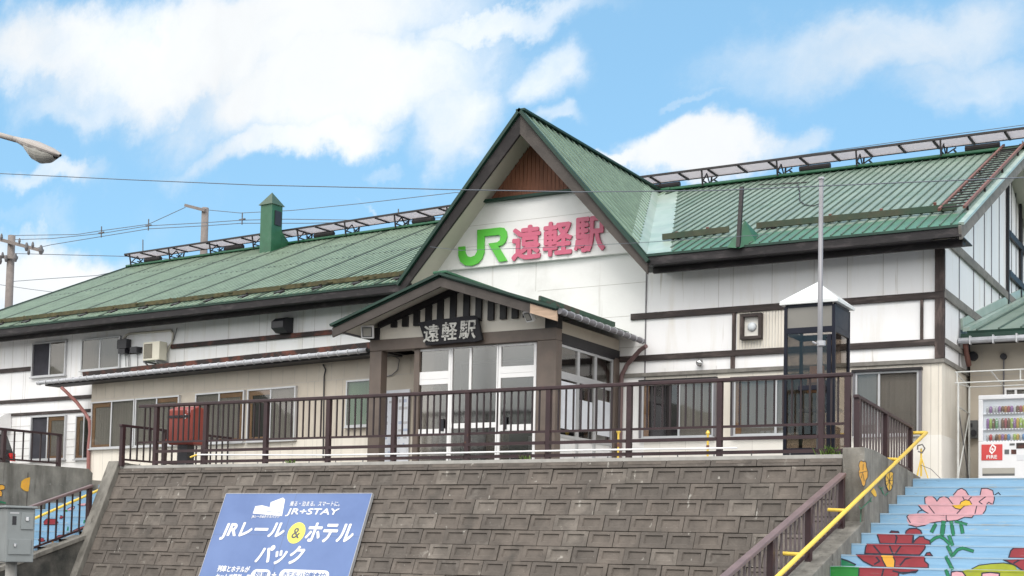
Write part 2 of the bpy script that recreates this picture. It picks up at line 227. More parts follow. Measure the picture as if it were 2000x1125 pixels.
# ------------------------------------------------------------------ mesh helpers
class Fr:
    """a local frame: u along, v up, n out of the surface"""
    def __init__(s, o, u, v=(0, 0, 1)):
        s.o = Vector(o); s.u = Vector(u).normalized(); s.v = Vector(v).normalized(); s.n = s.u.cross(s.v).normalized()
    def P(s, u, v, d=0.0): return s.o + s.u*u + s.v*v + s.n*d
    def px(s, x, y, d=0.0):
        r = ray(x, y); t = ((s.o+s.n*d).dot(s.n))/r.dot(s.n); p = r*t - s.o
        return p.dot(s.u), p.dot(s.v)
    def off(s, d): return Fr(s.o+s.n*d, s.u, s.v)
class MB:
    def __init__(s): s.V = []; s.F = []; s.I = []; s.m = []
    def mi(s, m):
        if m not in s.m: s.m.append(m)
        return s.m.index(m)
    def face(s, pts, m, flip=False):
        b = len(s.V); s.V += [Vector(p) for p in pts]; f = list(range(b, b+len(pts)))
        s.F.append(f[::-1] if flip else f); s.I.append(s.mi(m))
    def hexa(s, p, m):      # p: 8 corners, bottom 0-3, top 4-7
        b = len(s.V); s.V += [Vector(q) for q in p]; k = s.mi(m)
        for f in ((3, 2, 1, 0), (4, 5, 6, 7), (0, 1, 5, 4), (1, 2, 6, 5), (2, 3, 7, 6), (3, 0, 4, 7)):
            s.F.append([b+i for i in f]); s.I.append(k)
    def box(s, f, u0, u1, v0, v1, d0, d1, m):
        if u0 > u1: u0, u1 = u1, u0
        if v0 > v1: v0, v1 = v1, v0
        if d0 > d1: d0, d1 = d1, d0
        s.hexa([f.P(u0, v0, d0), f.P(u0, v0, d1), f.P(u1, v0, d1), f.P(u1, v0, d0), f.P(u0, v1, d0), f.P(u0, v1, d1), f.P(u1, v1, d1), f.P(u1, v1, d0)][::-1] if False else
               [f.P(u0, v0, d1), f.P(u1, v0, d1), f.P(u1, v0, d0), f.P(u0, v0, d0), f.P(u0, v1, d1), f.P(u1, v1, d1), f.P(u1, v1, d0), f.P(u0, v1, d0)], m)
    def prism(s, f, pts, d0, d1, m):
        a = sum(pts[i][0]*pts[(i+1) % len(pts)][1]-pts[(i+1) % len(pts)][0]*pts[i][1] for i in range(len(pts)))
        if a < 0: pts = pts[::-1]
        n = len(pts); b = len(s.V); k = s.mi(m)
        s.V += [f.P(u, v, d1) for u, v in pts] + [f.P(u, v, d0) for u, v in pts]
        s.F.append([b+i for i in range(n)]); s.I.append(k)
        s.F.append([b+n+i for i in range(n)][::-1]); s.I.append(k)
        for i in range(n):
            j = (i+1) % n; s.F.append([b+i, b+n+i, b+n+j, b+j]); s.I.append(k)
    def bar(s, p, q, w, h, m, up=(0, 0, 1)):      # rectangular bar p->q, width w (sideways), h (along up)
        p = Vector(p); q = Vector(q); t = (q-p).normalized(); sd = t.cross(Vector(up))
        if sd.length < 1e-4: sd = t.cross(Vector((0, 1, 0)))
        sd.normalize(); v = sd.cross(t).normalized()
        a = sd*(w/2); c = v*(h/2)
        s.hexa([p-a-c, p+a-c, q+a-c, q-a-c, p-a+c, p+a+c, q+a+c, q-a+c], m)
    def tube(s, pts, r, m, n=8, cap=True):
        pts = [Vector(p) for p in pts]; k = s.mi(m); rs = r if isinstance(r, (list, tuple)) else [r]*len(pts)
        b = len(s.V); ref = None
        for i, p in enumerate(pts):
            t = (pts[min(i+1, len(pts)-1)]-pts[max(i-1, 0)]).normalized()
            if ref is None: ref = t.orthogonal().normalized()
            a = (ref-t*ref.dot(t)).normalized(); ref = a; c = t.cross(a)
            s.V += [p+(a*math.cos(2*math.pi*j/n)+c*math.sin(2*math.pi*j/n))*rs[i] for j in range(n)]
        for i in range(len(pts)-1):
            for j in range(n):
                s.F.append([b+i*n+j, b+i*n+(j+1) % n, b+(i+1)*n+(j+1) % n, b+(i+1)*n+j]); s.I.append(k)
        if cap:
            s.F.append([b+j for j in range(n)][::-1]); s.I.append(k); e = b+(len(pts)-1)*n
            s.F.append([e+j for j in range(n)]); s.I.append(k)
    def build(s, name, parent=None, bevel=0.0, smooth=False):
        me = D.meshes.new(name); me.from_pydata([tuple(v) for v in s.V], [], s.F)
        for m in s.m: me.materials.append(m)
        for p, i in zip(me.polygons, s.I):
            p.material_index = i; p.use_smooth = smooth
        me.validate(); me.update()
        o = D.objects.new(name, me); COL.objects.link(o)
        if parent is not None: o.parent = parent
        if bevel:
            b = o.modifiers.new('bevel', 'BEVEL'); b.width = bevel; b.segments = 2; b.limit_method = 'ANGLE'; b.angle_limit = math.radians(40)
        return o
def tag(o, label=None, cat=None, group=None, kind=None):
    if label: o['label'] = label
    if cat: o['category'] = cat
    if group: o['group'] = group
    if kind: o['kind'] = kind
    return o
def thing(name, label, cat, group=None):
    o = D.objects.new(name, None); o.empty_display_size = 0.3; COL.objects.link(o)
    return tag(o, label, cat, group)
_txt = {}
def textmesh(body, bold=0.0, shear=0.0):
    k = (body, bold, shear)
    if k in _txt: return _txt[k]
    c = D.curves.new('t', 'FONT'); c.body = body; c.offset = bold; c.resolution_u = 3; c.shear = shear
    o = D.objects.new('t', c); COL.objects.link(o); bpy.context.view_layer.update()
    me = D.meshes.new_from_object(o.evaluated_get(bpy.context.evaluated_depsgraph_get()))
    V = [(v.co.x, v.co.y) for v in me.vertices]; F = [list(p.vertices) for p in me.polygons]
    D.objects.remove(o); D.curves.remove(c); D.meshes.remove(me)
    _txt[k] = (V, F); return V, F
def text(mb, f, body, u0, u1, v0, v1, d0, d1, m, bold=0.0, shear=0.0):
    if bold:                                   # a heavier weight: the glyph repeated on a small circle
        r = bold*(v1-v0)*1.0; k = 8 if d0 is not None else 6
        for i in range(k):
            a = 2*math.pi*i/k; du, dv = r*math.cos(a), r*math.sin(a)
            text(mb, f, body, u0+r+du, u1-r+du, v0+r+dv, v1-r+dv, d0, d1+.0004*i, m, 0, shear)
        return
    V, F = textmesh(body, 0.0, shear)
    xs = [v[0] for v in V]; ys = [v[1] for v in V]; x0, x1, y0, y1 = min(xs), max(xs), min(ys), max(ys)
    k = mb.mi(m); n = len(V); b = len(mb.V)
    W = [(u0+(x-x0)/(x1-x0)*(u1-u0), v0+(y-y0)/(y1-y0)*(v1-v0)) for x, y in V]
    mb.V += [f.P(u, v, d1) for u, v in W]
    E = {}
    for q in F:
        mb.F.append([b+i for i in q]); mb.I.append(k)
        for i in range(len(q)): E[(q[i], q[(i+1) % len(q)])] = 1
    if d0 is not None and abs(d1-d0) > 1e-4:
        mb.V += [f.P(u, v, d0) for u, v in W]
        # shared edges by position
        key = lambda i: (round(V[i][0], 5), round(V[i][1], 5))
        es = {(key(a), key(c)) for a, c in E}
        for (a, c) in E:
            if (key(c), key(a)) in es: continue
            mb.F.append([b+a, b+n+a, b+n+c, b+c]); mb.I.append(k)

def window(parent, f, xs, yt, yb, m_frame=None, back=None, glass=None, depth=0.07, fw=0.036, wood=False, open_panes=(), sill=True, vs=None, surround=False, name='window'):
    """xs: pixel columns of the panes' edges [x0,x1,...]; the frame is a rectangle in frame f"""
    m_frame = m_frame or m_alu; glass = glass or g_win
    us = [f.px(x, (yt+yb)/2)[0] for x in xs]
    if vs: v0, v1 = vs
    else: v1 = f.px((xs[0]+xs[-1])/2, yt)[1]; v0 = f.px((xs[0]+xs[-1])/2, yb)[1]
    mb = MB(); a, b = us[0], us[-1]
    mb.box(f, a, b, v1-fw, v1, .004, depth, m_frame); mb.box(f, a, b, v0, v0+fw, .004, depth, m_frame)
    mb.box(f, a, a+fw, v0+fw, v1-fw, .004, depth-.002, m_frame); mb.box(f, b-fw, b, v0+fw, v1-fw, .004, depth-.002, m_frame)
    for i, u in enumerate(us[1:-1]): mb.box(f, u-fw*.6, u+fw*.6, v0+fw, v1-fw, .004, depth-.012, m_frame)
    if sill: mb.box(f, a-.03, b+.03, v0-.03, v0-.001, .004, depth+.03, m_frame)
    if surround:
        mb.box(f, a-.06, b+.06, v1+.002, v1+.05, .004, depth+.05, m_fascia); mb.box(f, a-.05, a-.002, v0, v1+.001, .004, depth+.02, m_gutterd); mb.box(f, b+.002, b+.05, v0, v1+.001, .004, depth+.02, m_gutterd)
    w = mb.build(name, parent)
    backs = back if isinstance(back, list) else [back or m_curt]*(len(us)-1)
    for i in range(len(us)-1):
        l, r = us[i]+fw*(1 if i == 0 else .6), us[i+1]-fw*(1 if i == len(us)-2 else .6)
        mb = MB(); mb.box(f, l, r, v0+fw, v1-fw, depth*.62, depth*.62+.006, glass)
        if i not in open_panes: mb.build('pane', w)
        mb = MB(); bm = backs[i]
        mb.box(f, l, r, v0+fw, v1-fw, .006, .016, bm)
        if bm is m_curt:                       # folds
            k = max(3, int((r-l)/.09))
            for j in range(k): mb.box(f, l+(j+.2)*(r-l)/k, l+(j+.7)*(r-l)/k, v0+fw, v1-fw, .016, .019, bm)
        mb.build('curtain', w)
        if wood and wood[i]:
            mb = MB(); t = .11
            if wood[i] != 4: mb.box(f, l, r, v1-fw-t, v1-fw, .020, .036, m_wood); mb.box(f, l, r, v0+fw, v0+fw+t*.6, .020, .036, m_wood)
            else: mb.box(f, l, l+t, v0+fw, v1-fw, .020, .036, m_wood)
            if wood[i] in (1, 3): mb.box(f, l, l+t, v0+fw+t*.6, v1-fw-t, .020, .036, m_wood)
            if wood[i] in (2, 3): mb.box(f, r-t, r, v0+fw+t*.6, v1-fw-t, .020, .036, m_wood)
            mb.build('inner_frame', w)
    return w

# ------------------------------------------------------------------ frames of reference
YW = 25.3
MAIN = Fr((0, YW, 0), (1, 0, 0))
AL = 0.066; LU = (math.cos(AL), -math.sin(AL), 0)
LEFT = Fr((-17.0, 25.42, 0), LU)
AA = 0.14; AU = (math.cos(AA), -math.sin(AA), 0)
ANNEX = Fr((-17.0, 23.5, 0), AU)
XC = -5.57
ENDW = Fr((XC, 0, 0), (0, 1, 0))
PF = Fr((0, 22.5, 0), (1, 0, 0)); PX0, PX1 = -16.33, -12.03
PS = Fr((PX1, 0, 0), (0, 1, 0))
RAIL = Fr((0, 20.95, 0), (1, 0, 0))
H = 9.14; YR = 31.6; ZE = 5.85; YE = 24.4
ZT = 1.55
STONE = Fr((0, 20.8, 1.55), (1, 0, 0), (0, .43, 1))
RR = Fr((0, YE, ZE), (1, 0, 0), (0, YR-YE, H-ZE)); SL = math.hypot(YR-YE, H-ZE)
LE = Vector((-17.0, 24.52, 5.80)); LP = Vector((math.sin(AL), math.cos(AL), 0))
RL = Fr(LE, LU, LP*7.25+Vector((0, 0, H-5.80))); SLL = math.hypot(7.25, H-5.80)

# ------------------------------------------------------------------ ground and terrace
def struct(name, mb, **k): o = mb.build(name, **k); o['kind'] = 'structure'; return o
W0 = Fr((0, 0, 0), (1, 0, 0))           # world-aligned: u=x, v=z, n=-y
def wbox(mb, x0, x1, y0, y1, z0, z1, m): mb.box(W0, x0, x1, z0, z1, -y0, -y1, m)
mb = MB(); mb.face([(-1500, -1500, -1.6), (1500, -1500, -1.6), (1500, 1500, -1.6), (-1500, 1500, -1.6)], m_asph); struct('ground', mb)
mb = MB(); rnd = random.Random(4); rows_ = []  # unseen hills behind the camera, added to give the windows dark reflections
for j in range(7):
    r_ = []
    for i in range(61):
        a = math.pi+math.radians(-75+150*i/60); rr_ = 170+j*22; h = (-1.6, 5, 13, 22, 28, 31, 26)[j]*(.8+.35*math.sin(i*.35)+.2*math.sin(i*.9+1))+rnd.uniform(-1.5, 1.5)*(j > 0)
        r_.append((math.sin(a)*rr_, math.cos(a)*rr_, h if j else -1.6))
    rows_.append(r_)
m_hill = mat('added_wooded_hill', (0.055, 0.075, 0.04), 0.9, 0.5, .08, col2=(0.10, 0.10, 0.08), c2lo=.5, c2hi=.7, c2scale=.04)
for j in range(6):
    for i in range(60): mb.face([rows_[j][i], rows_[j+1][i], rows_[j+1][i+1], rows_[j][i+1]][::-1], m_hill)
struct('added_hills', mb)
SX0, SX1 = -5.70, 3.0; SY0, SZ0, DY, DZ = 23.73, 1.345, .53, .166; NS = 18
TX0, TX1 = -25.2, -21.76; TY0 = 23.73
mb = MB()
wbox(mb, -21.76, -6.06, 21.0, 70, -1.58, 1.50, m_pave)
wbox(mb, -60, -25.55, 12, 70, -1.58, 1.45, m_pave); wbox(mb, -25.52, -21.77, TY0+.02, 70, -1.58, 1.335, m_pave)
wbox(mb, -6.04, 40, 24.32, 70, -1.58, 1.36, m_pave); wbox(mb, -5.69, 40, SY0+.02, 24.315, -1.58, 1.34, m_pave)
struct('terrace', mb)

# ------------------------------------------------------------------ stairs with painted risers
def stairs(name, x0, x1, y0, z0, label):
    t = thing(name, label, 'staircase')
    mb = MB()
    for k in range(NS):
        Y = y0-DY*k; z = z0-DZ*k
        mb.face([(x0, Y, z-DZ), (x1, Y, z-DZ), (x1, Y, z), (x0, Y, z)], m_blue)
        mb.face([(x0, Y-DY, z-DZ), (x1, Y-DY, z-DZ), (x1, Y, z-DZ), (x0, Y, z-DZ)], m_tread)
        mb.box(W0, x0, x1, z-.022, z-.002, -Y, -Y+.006, m_nose)
    mb.build('steps', t); return t
def clipz(pts, lo, hi):
    def cl(P, s, c):
        out = []
        for i in range(len(P)):
            a, b = P[i], P[(i+1) % len(P)]; da, db = s*(a[1]-c), s*(b[1]-c)
            if da >= 0: out.append(a)
            if da*db < 0: t = da/(da-db); out.append((a[0]+(b[0]-a[0])*t, a[1]+(b[1]-a[1])*t))
        return out
    P = cl(pts, 1, lo); P = cl(P, -1, hi) if len(P) > 2 else P
    return P
import mathutils.geometry as mg
LAY = [0]
def paint_poly(mb, pix, m, y0, z0, lay, xr):
    LAY[0] += 1; lay = LAY[0]*.02
    tri = mg.tessellate_polygon([[Vector((x, y, 0)) for x, y in pix]])
    for k in range(NS):
        Y = y0-DY*k-(.003+.0015*lay); hi = z0-DZ*k; lo = hi-DZ
        for T in tri:
            P = [onY(*pix[i], Y) for i in T]; P = [(p.x, p.z) for p in P]
            if max(p[1] for p in P) < lo or min(p[1] for p in P) > hi: continue
            Q = clipz(P, lo+.001, hi-.024)
            if len(Q) > 2:
                Q = [(min(max(q[0], xr[0]), xr[1]), q[1]) for q in Q]
                a = sum(Q[i][0]*Q[(i+1) % len(Q)][1]-Q[(i+1) % len(Q)][0]*Q[i][1] for i in range(len(Q)))
                if abs(a) < 1e-6: continue
                mb.face([(q[0], Y, q[1]) for q in (Q if a > 0 else Q[::-1])], m)
            Yn = Y-.006; Q = clipz(P, hi-.024, hi-.001)
            if len(Q) > 2 and m is not p_dark:
                Q = [(min(max(q[0], xr[0]), xr[1]), q[1]) for q in Q]
                a = sum(Q[i][0]*Q[(i+1) % len(Q)][1]-Q[(i+1) % len(Q)][0]*Q[i][1] for i in range(len(Q)))
                if abs(a) > 1e-6: mb.face([(q[0], Yn, q[1]) for q in (Q if a > 0 else Q[::-1])], m)
def stroke(mb, pts, w, m, y0, z0, lay, xr):
    for i in range(len(pts)-1):
        a, b = Vector(pts[i]), Vector(pts[i+1]); d = b-a
        if d.length < .01: continue
        d.normalize(); n = Vector((-d.y, d.x))*(w/2); e = d*(w*.3)
        paint_poly(mb, [tuple(a-n-e), tuple(b-n+e), tuple(b+n+e), tuple(a+n-e)], m, y0, z0, lay, xr)
SR = stairs('painted_stairs', SX0, SX1, SY0, SZ0, 'wide light blue steps painted with pink and crimson flowers right of stone wall')
Zm = lambda L_: [(1640+x/5, 900+y/5) for x, y in L_]
mu = MB(); A = (SY0, SZ0); XR = (SX0+.005, SX1-.01)
def pp(L_, m, lay=1, out=2.6):
    paint_poly(mu, Zm(L_), m, *A, lay, XR)
    if out: stroke(mu, Zm(L_+[L_[0]]), out, p_dark, *A, lay+1, XR)
def st(L_, w=2.2, m=None, lay=2): stroke(mu, Zm(L_), w, m or p_dark, *A, lay, XR)
pp([(0,1030),(190,1040),(170,1240),(-200,1240),(-200,1030)], p_grn, 1, 0)
pp([(10,960),(80,985),(150,1015),(150,1030),(10,1030)], p_gr, 1, 0); st([(10,958),(80,978),(155,1014)], 3)
pp([(1290,1055),(1360,1020),(1480,1005),(1600,998),(1710,1015),(1730,1060),(1900,1075),(1900,1240),(1080,1240),(1130,1110),(1180,1078)], p_ol, 1, 0); st([(1290,1055),(1360,1020),(1480,1005),(1600,998),(1710,1015)], 2)
mu.build('painted_grass', SR); mu = MB()
pp([(655,545),(670,525),(760,515),(850,510),(800,460),(765,430),(860,430),(835,410),(830,360),(860,345),(905,345),(935,370),(950,395),(975,360),(1020,345),(1060,365),(1085,345),(1115,350),(1110,320),(1150,285),(1190,268),(1230,290),(1255,335),(1290,345),(1375,340),(1385,270),(1440,268),(1495,290),(1505,340),(1510,380),(1495,430),(1435,425),(1425,480),(1395,525),(1310,530),(1290,555),(1220,550),(1150,580),(1060,590),(960,595),(880,610),(830,630),(750,645),(690,630),(660,590)], p_pink, 1, 0)
for q in ([(680,520),(655,545),(690,605)],[(670,625),(750,645),(835,630)],[(835,430),(830,360),(860,345),(905,345),(935,370),(950,395),(975,360),(1020,345),(1060,365),(1110,430)],[(1110,335),(1150,285),(1190,268),(1230,290),(1258,335)],[(1370,340),(1385,270),(1440,268),(1495,290),(1505,340),(1550,310),(1580,345)],[(1500,430),(1455,405),(1435,425),(1425,480),(1395,525)],[(1510,345),(1510,380),(1495,430)],[(860,430),(930,520)],[(940,525),(1020,530)],[(1040,530),(1040,575),(1060,590)],[(1215,440),(1140,520)],[(1340,435),(1320,520)],[(1425,350),(1360,400),(1395,425)],[(1260,380),(1290,350)],[(1200,350),(1215,380)],[(765,430),(800,475),(865,515)],[(760,510),(775,490),(800,485)],[(880,610),(960,595),(1060,590),(1150,580),(1220,550),(1290,555),(1310,530)]): st(q, 1.9, lay=3)
pp([(1095,435),(1170,430),(1185,400),(1230,380),(1270,390),(1295,430),(1220,440),(1180,475),(1130,465)], p_yel, 2, 1.6)
mu.build('pink_flower', SR); mu = MB()
for q, w in (([(1090,595),(1110,722)],6),([(1015,598),(1000,720)],8),([(935,620),(900,690)],6),([(1180,600),(1200,700)],6),([(1130,592),(1240,620)],4),([(1070,735),(1100,822)],6),([(885,790),(930,755),(975,738),(1020,760),(1075,815)],5),([(1055,835),(1100,932)],6),([(1105,922),(1150,870),(1200,850),(1300,882)],5),([(1040,940),(1100,1058)],6),([(1040,1070),(1060,1125)],6)):
    st(q, w+1.6, p_dark, 1); st(q, w, p_gr, 2)
mu.build('flower_stem', SR); mu = MB()
pp([(365,715),(720,722),(720,800),(740,770),(780,740),(820,740),(830,760),(880,780),(885,818),(395,808)], p_red); pp([(640,716),(650,685),(680,662),(750,660),(790,680),(805,716)], p_red); pp([(490,705),(505,685),(545,690),(570,690),(580,708)], p_red)
pp([(265,812),(840,820),(830,860),(780,920),(245,906),(252,850)], p_red)
pp([(160,917),(410,920),(450,1040),(330,1032),(230,980)], p_red); pp([(515,925),(830,935),(830,980),(865,1010),(865,1046),(535,1042),(540,975)], p_red); pp([(405,920),(515,922),(540,975),(535,1045),(455,1040),(418,970)], p_or, 2)
pp([(190,1042),(770,1060),(740,1090),(580,1090),(560,1180),(500,1240),(180,1240)], p_red); pp([(835,925),(850,900),(880,895),(905,930)], p_red)
RF = 1
for q in ([(545,720),(558,750),(545,800)],[(720,730),(710,800)],[(320,815),(400,910)],[(480,815),(520,910)],[(605,820),(540,915)],[(345,925),(390,980),(340,1010)],[(590,1020),(640,960),(720,935)],[(430,1050),(410,1130)],[(520,1075),(620,1100),(740,1080)]): st(q, 3.2, lay=3)
mu.build('red_flower', SR); mu = MB()
pp([(1670,880),(1700,850),(1800,850),(1900,850),(1900,955),(1650,948)], p_red); pp([(1600,965),(1900,960),(1900,1085),(1800,1080),(1720,1025)], p_red); st([(1760,965),(1700,1000)], 3, lay=3)
mu.build('red_flower', SR); mu = MB()
pp([(1090,1088),(1140,1076),(1200,1085),(1230,1125),(1240,1240),(1080,1240)], p_pink); pp([(1390,1098),(1470,1090),(1560,1100),(1550,1240),(1380,1240)], p_pink)
mu.build('pink_flower', SR)
TL = stairs('painted_stairs', TX0, TX1, TY0, SZ0-.02, 'narrow light blue steps with red flowers behind railing left of stone wall')
mu = MB(); A = (TY0, SZ0-.02); XR = (TX0+.005, TX1-.005)
Z5 = lambda L_: [(x/5.4875, 920+y/5.4875) for x, y in L_]
def pq(L_, m, o=1.2):
    paint_poly(mu, Z5(L_), m, *A, 1, XR)
    if o: stroke(mu, Z5(L_+[L_[0]]), o, p_dark, *A, 2, XR)
pq([(470,540),(500,510),(600,515),(625,560),(600,575),(470,575)], p_red); pq([(640,510),(650,475),(685,490),(660,510)], p_red); pq([(720,410),(760,385),(800,380),(790,405),(740,425)], p_pink); pq([(830,360),(870,350),(920,345),(915,370),(860,372)], p_pink, 1)
pq([(675,430),(700,415),(725,420),(720,435)], p_grn, 0); pq([(890,560),(900,520),(912,530),(905,560)], p_gr, 0); pq([(715,640),(725,590),(735,600),(730,640)], p_gr, 0)
pq([(410,740),(430,710),(470,720),(480,750),(440,760)], p_red); pq([(580,745),(620,690),(700,680),(740,660),(700,700),(640,720),(600,745)], p_red); pq([(780,640),(830,615),(900,590),(930,595),(850,645),(800,655)], p_red); pq([(535,760),(545,735),(575,740),(570,765)], p_or, 0)
mu.build('flower_mural', TL)

# ------------------------------------------------------------------ stone retaining wall with its cheek walls
t = thing('retaining_wall', 'battered grey brown concrete block retaining wall below the station terrace', 'retaining wall')
mb = MB(); f = STONE; X0, X1 = -21.42, -6.05
SLN = math.hypot(.43, 1)
vb = (-1.62-1.55)*SLN
mb.box(f, X0, X1-.001, vb, -.18*SLN, -.55, -.035, m_gap)
rh = .265*SLN; bw = .47
v = -.18*SLN; row = 0
rnd = random.Random(3)
while v > vb:
    u = X0 - (bw/2 if row % 2 else 0)
    while u < X1:
        a, b = max(u+.006, X0), min(u+bw-.006, X1-.002); c, d = v-rh+.008, v-.004
        if b-a > .05:
            bm = rnd.choice([m_block, m_block, m_block, m_block2, m_block2, m_block3])
            j = rnd.uniform(-.014, .012); e = .07; dp = .024
            if b-a > .3:
                for (p, q, r, s_) in ((a, b, d-e*.8, d), (a, b, c, c+e), (a, a+e, c+e, d-e*.8), (b-e, b, c+e, d-e*.8)):
                    mb.box(f, p, q, r, s_, -.03, .012+j, bm)
                # sunken field with sloping rims
                i = .018
                ou = [(a+e, c+e), (b-e, c+e), (b-e, d-e*.8), (a+e, d-e*.8)]; inn = [(a+e+i, c+e+i), (b-e-i, c+e+i), (b-e-i, d-e*.8-i*.5), (a+e+i, d-e*.8-i*.5)]
                for q in range(4):
                    q2 = (q+1) % 4; mb.face([f.P(*ou[q], .0115+j), f.P(*ou[q2], .0115+j), f.P(*inn[q2], .012+j-dp), f.P(*inn[q], .012+j-dp)], bm)
                mb.face([f.P(*p, .012+j-dp) for p in inn], bm)
            else: mb.box(f, a, b, c, d, -.03, .012+j, bm)
        u += bw
    v -= rh; row += 1
mb.build('block_facing', t)
mb = MB(); u = X0-.05
while u < X1-.1:
    b = min(u+.78, X1-.002)
    mb.box(f, u+.006, b-.006, -.17*SLN, -.065, -.1, .03, m_block2); mb.box(f, u+.09, b-.09, -.125*SLN, -.085, .03, .036, m_block)
    u += .78
wbox(mb, X0-.05, X1-.002, 20.76, 21.02, 1.49, 1.56, m_concl)
for i in range(24):
    x = X0+.4+i*.64; mb.tube([(x, 20.9, 1.555), (x, 20.9, 1.60)], .012, m_greydk, 5)
mb.build('coping', t, bevel=.008)
mb = MB()   # end slab on the left: follows the batter
sl = Fr((-21.74, 0, 0), (0, 1, 0))
mb.prism(sl, [(20.72, 1.66), (21.1, 1.62), (24.3, 1.50), (24.3, -1.6), (19.3, -1.6)], -.0, .31, m_conc)
mb.build('end_slab', t, bevel=.015)
# right cheek wall and its sloping curb
CK = Fr((-6.05, 0, 0), (0, 1, 0))
mb = MB(); mb.prism(CK, [(20.72, 1.66), (21.3, 1.66), (24.31, 1.40), (24.31, -1.6), (20.72, -1.6)], 0, .345, m_conc)
ck = mb.build('cheek_wall', t, bevel=.012)
mb = MB(); mb.prism(CK, [(14.2, -1.6), (20.715, -1.6), (20.715, .53), (14.2, -1.52)], .001, .344, m_conc)
mb.build('stair_curb', t, bevel=.012)
# painted flowers on the cheek wall (a real surface facing +X)
CF_ = Fr((-5.7045, 0, 0), (0, 1, 0))
def wallpoly(mb, fr, pts, m, d): 
    q = [fr.px(x, y) for x, y in pts]; a = sum(q[i][0]*q[(i+1) % len(q)][1]-q[(i+1) % len(q)][0]*q[i][1] for i in range(len(q)))
    if a < 0: q = q[::-1]
    mb.face([fr.P(u, v, d) for u, v in q], m)
def wallstroke(mb, fr, pts, w, m, d):
    for i in range(len(pts)-1):
        a, b = Vector(pts[i]), Vector(pts[i+1]); e = (b-a).normalized(); n = Vector((-e.y, e.x))*w/2
        wallpoly(mb, fr, [tuple(a-n), tuple(b-n), tuple(b+n), tuple(a+n)], m, d)
mb = MB(); Z7 = Zm
fl1 = [(190,5),(215,0),(225,12),(240,2),(255,20),(258,60),(272,110),(270,160),(250,190),(245,235),(228,252),(212,235),(205,200),(185,150),(178,110),(188,80),(180,45)]
wallpoly(mb, CF_, Z7(fl1), p_or, .006); wallstroke(mb, CF_, Z7(fl1+[fl1[0]]), 1.2, p_dark, .009)
for q in ([(225,30),(222,90)],[(185,120),(220,110),(262,100)],[(225,130),(235,200)],[(222,110),(205,170)]): wallstroke(mb, CF_, Z7(q), 1.0, p_dark, .009)
fl2 = [(450,130),(480,110),(500,105),(520,120),(515,170),(518,210),(505,270),(490,292),(470,290),(455,260),(445,220),(440,170)]
wallpoly(mb, CF_, Z7(fl2), p_yel, .006); wallstroke(mb, CF_, Z7(fl2+[fl2[0]]), 1.2, p_dark, .009)
for q in ([(480,115),(482,285)],[(445,200),(515,190)],[(455,150),(505,250)],[(510,140),(455,245)]): wallstroke(mb, CF_, Z7(q), .9, p_dark, .009)
wallpoly(mb, CF_, Z7([(300,300),(330,265),(350,300),(360,340),(345,352),(325,335)]), p_yel, .006)
for q in ([(205,520),(205,470),(290,390),(310,400)],[(205,480),(185,440)],[(430,330),(400,270),(380,250)],[(400,270),(425,260)],[(440,340),(470,310)],[(290,395),(310,355)],[(205,475),(200,600)]): wallstroke(mb, CF_, Z7(q), 1.6, p_gr, .006)
o = mb.build('flower_painting', ck); 

# left cheek wall with rail and painted flowers
t = thing('concrete_wall', 'stained grey concrete wall with orange flowers beside the left stairs', 'wall')
CW = Fr((-25.21, 0, 0), (0, 1, 0)); CWB = Fr((-25.52, 0, 0), (0, 1, 0))
mb = MB(); mb.prism(CWB, [(12, 1.62), (19.5, 1.68), (23.42, 1.70), (23.55, 1.60), (23.58, -1.6), (12, -1.6)], 0, .3, m_conc)
for yy_ in (16.4, 18.4, 20.2, 21.6): mb.box(CW, yy_, yy_+.012, -1.5, 1.5, -.01, .004, m_gap)
cw = mb.build('wall_slab', t, bevel=.02)
mb = MB()
q = [(220,170),(230,110),(265,85),(318,68),(312,140),(300,215),(270,212),(235,190)]
wallpoly(mb, CW, Z5(q), p_or, .005); wallstroke(mb, CW, Z5(q+[q[0]]), .9, p_yel, .008)
for q in ([(-40,150),(20,145),(50,160),(48,195),(10,205),(-40,200)], [(-40,215),(10,205),(25,240),(15,275),(-40,270)]): wallpoly(mb, CW, Z5(q), p_or, .005); wallstroke(mb, CW, Z5(q+[q[0]]), 1.2, p_dark, .008)
wallstroke(mb, CW, Z5([(-30,330),(10,330),(60,345)]), 3, p_gr, .006)
mb.build('flower_painting', cw)
# low sloping curb with dark stained face in front of the left stairs
t = thing('stair_kerb', 'low sloping dark stained concrete kerb beside the left blue steps', 'kerb')
KL = Fr((-21.93, 0, 0), (0, 1, 0))
m_dkconc = mat('stained_concrete', (0.10, 0.095, 0.085), 0.9, 0.35, 4, col2=(0.03, 0.032, 0.03), c2lo=.42, c2hi=.62, c2scale=1.8, bump=.4)
mb = MB(); mb.prism(KL, [(13.5, -1.6), (19.25, -1.6), (20.3, .10), (19.0, -.30), (14.6, -1.59)], .002, .33, m_dkconc)
mb.prism(Fr((-21.95, 0, 0), (0, 1, 0)), [(14.9, -1.60), (20.35, .105), (20.35, .19), (14.6, -1.60)], 0, .39, m_conc); mb.build('kerb_body', t, bevel=.01)

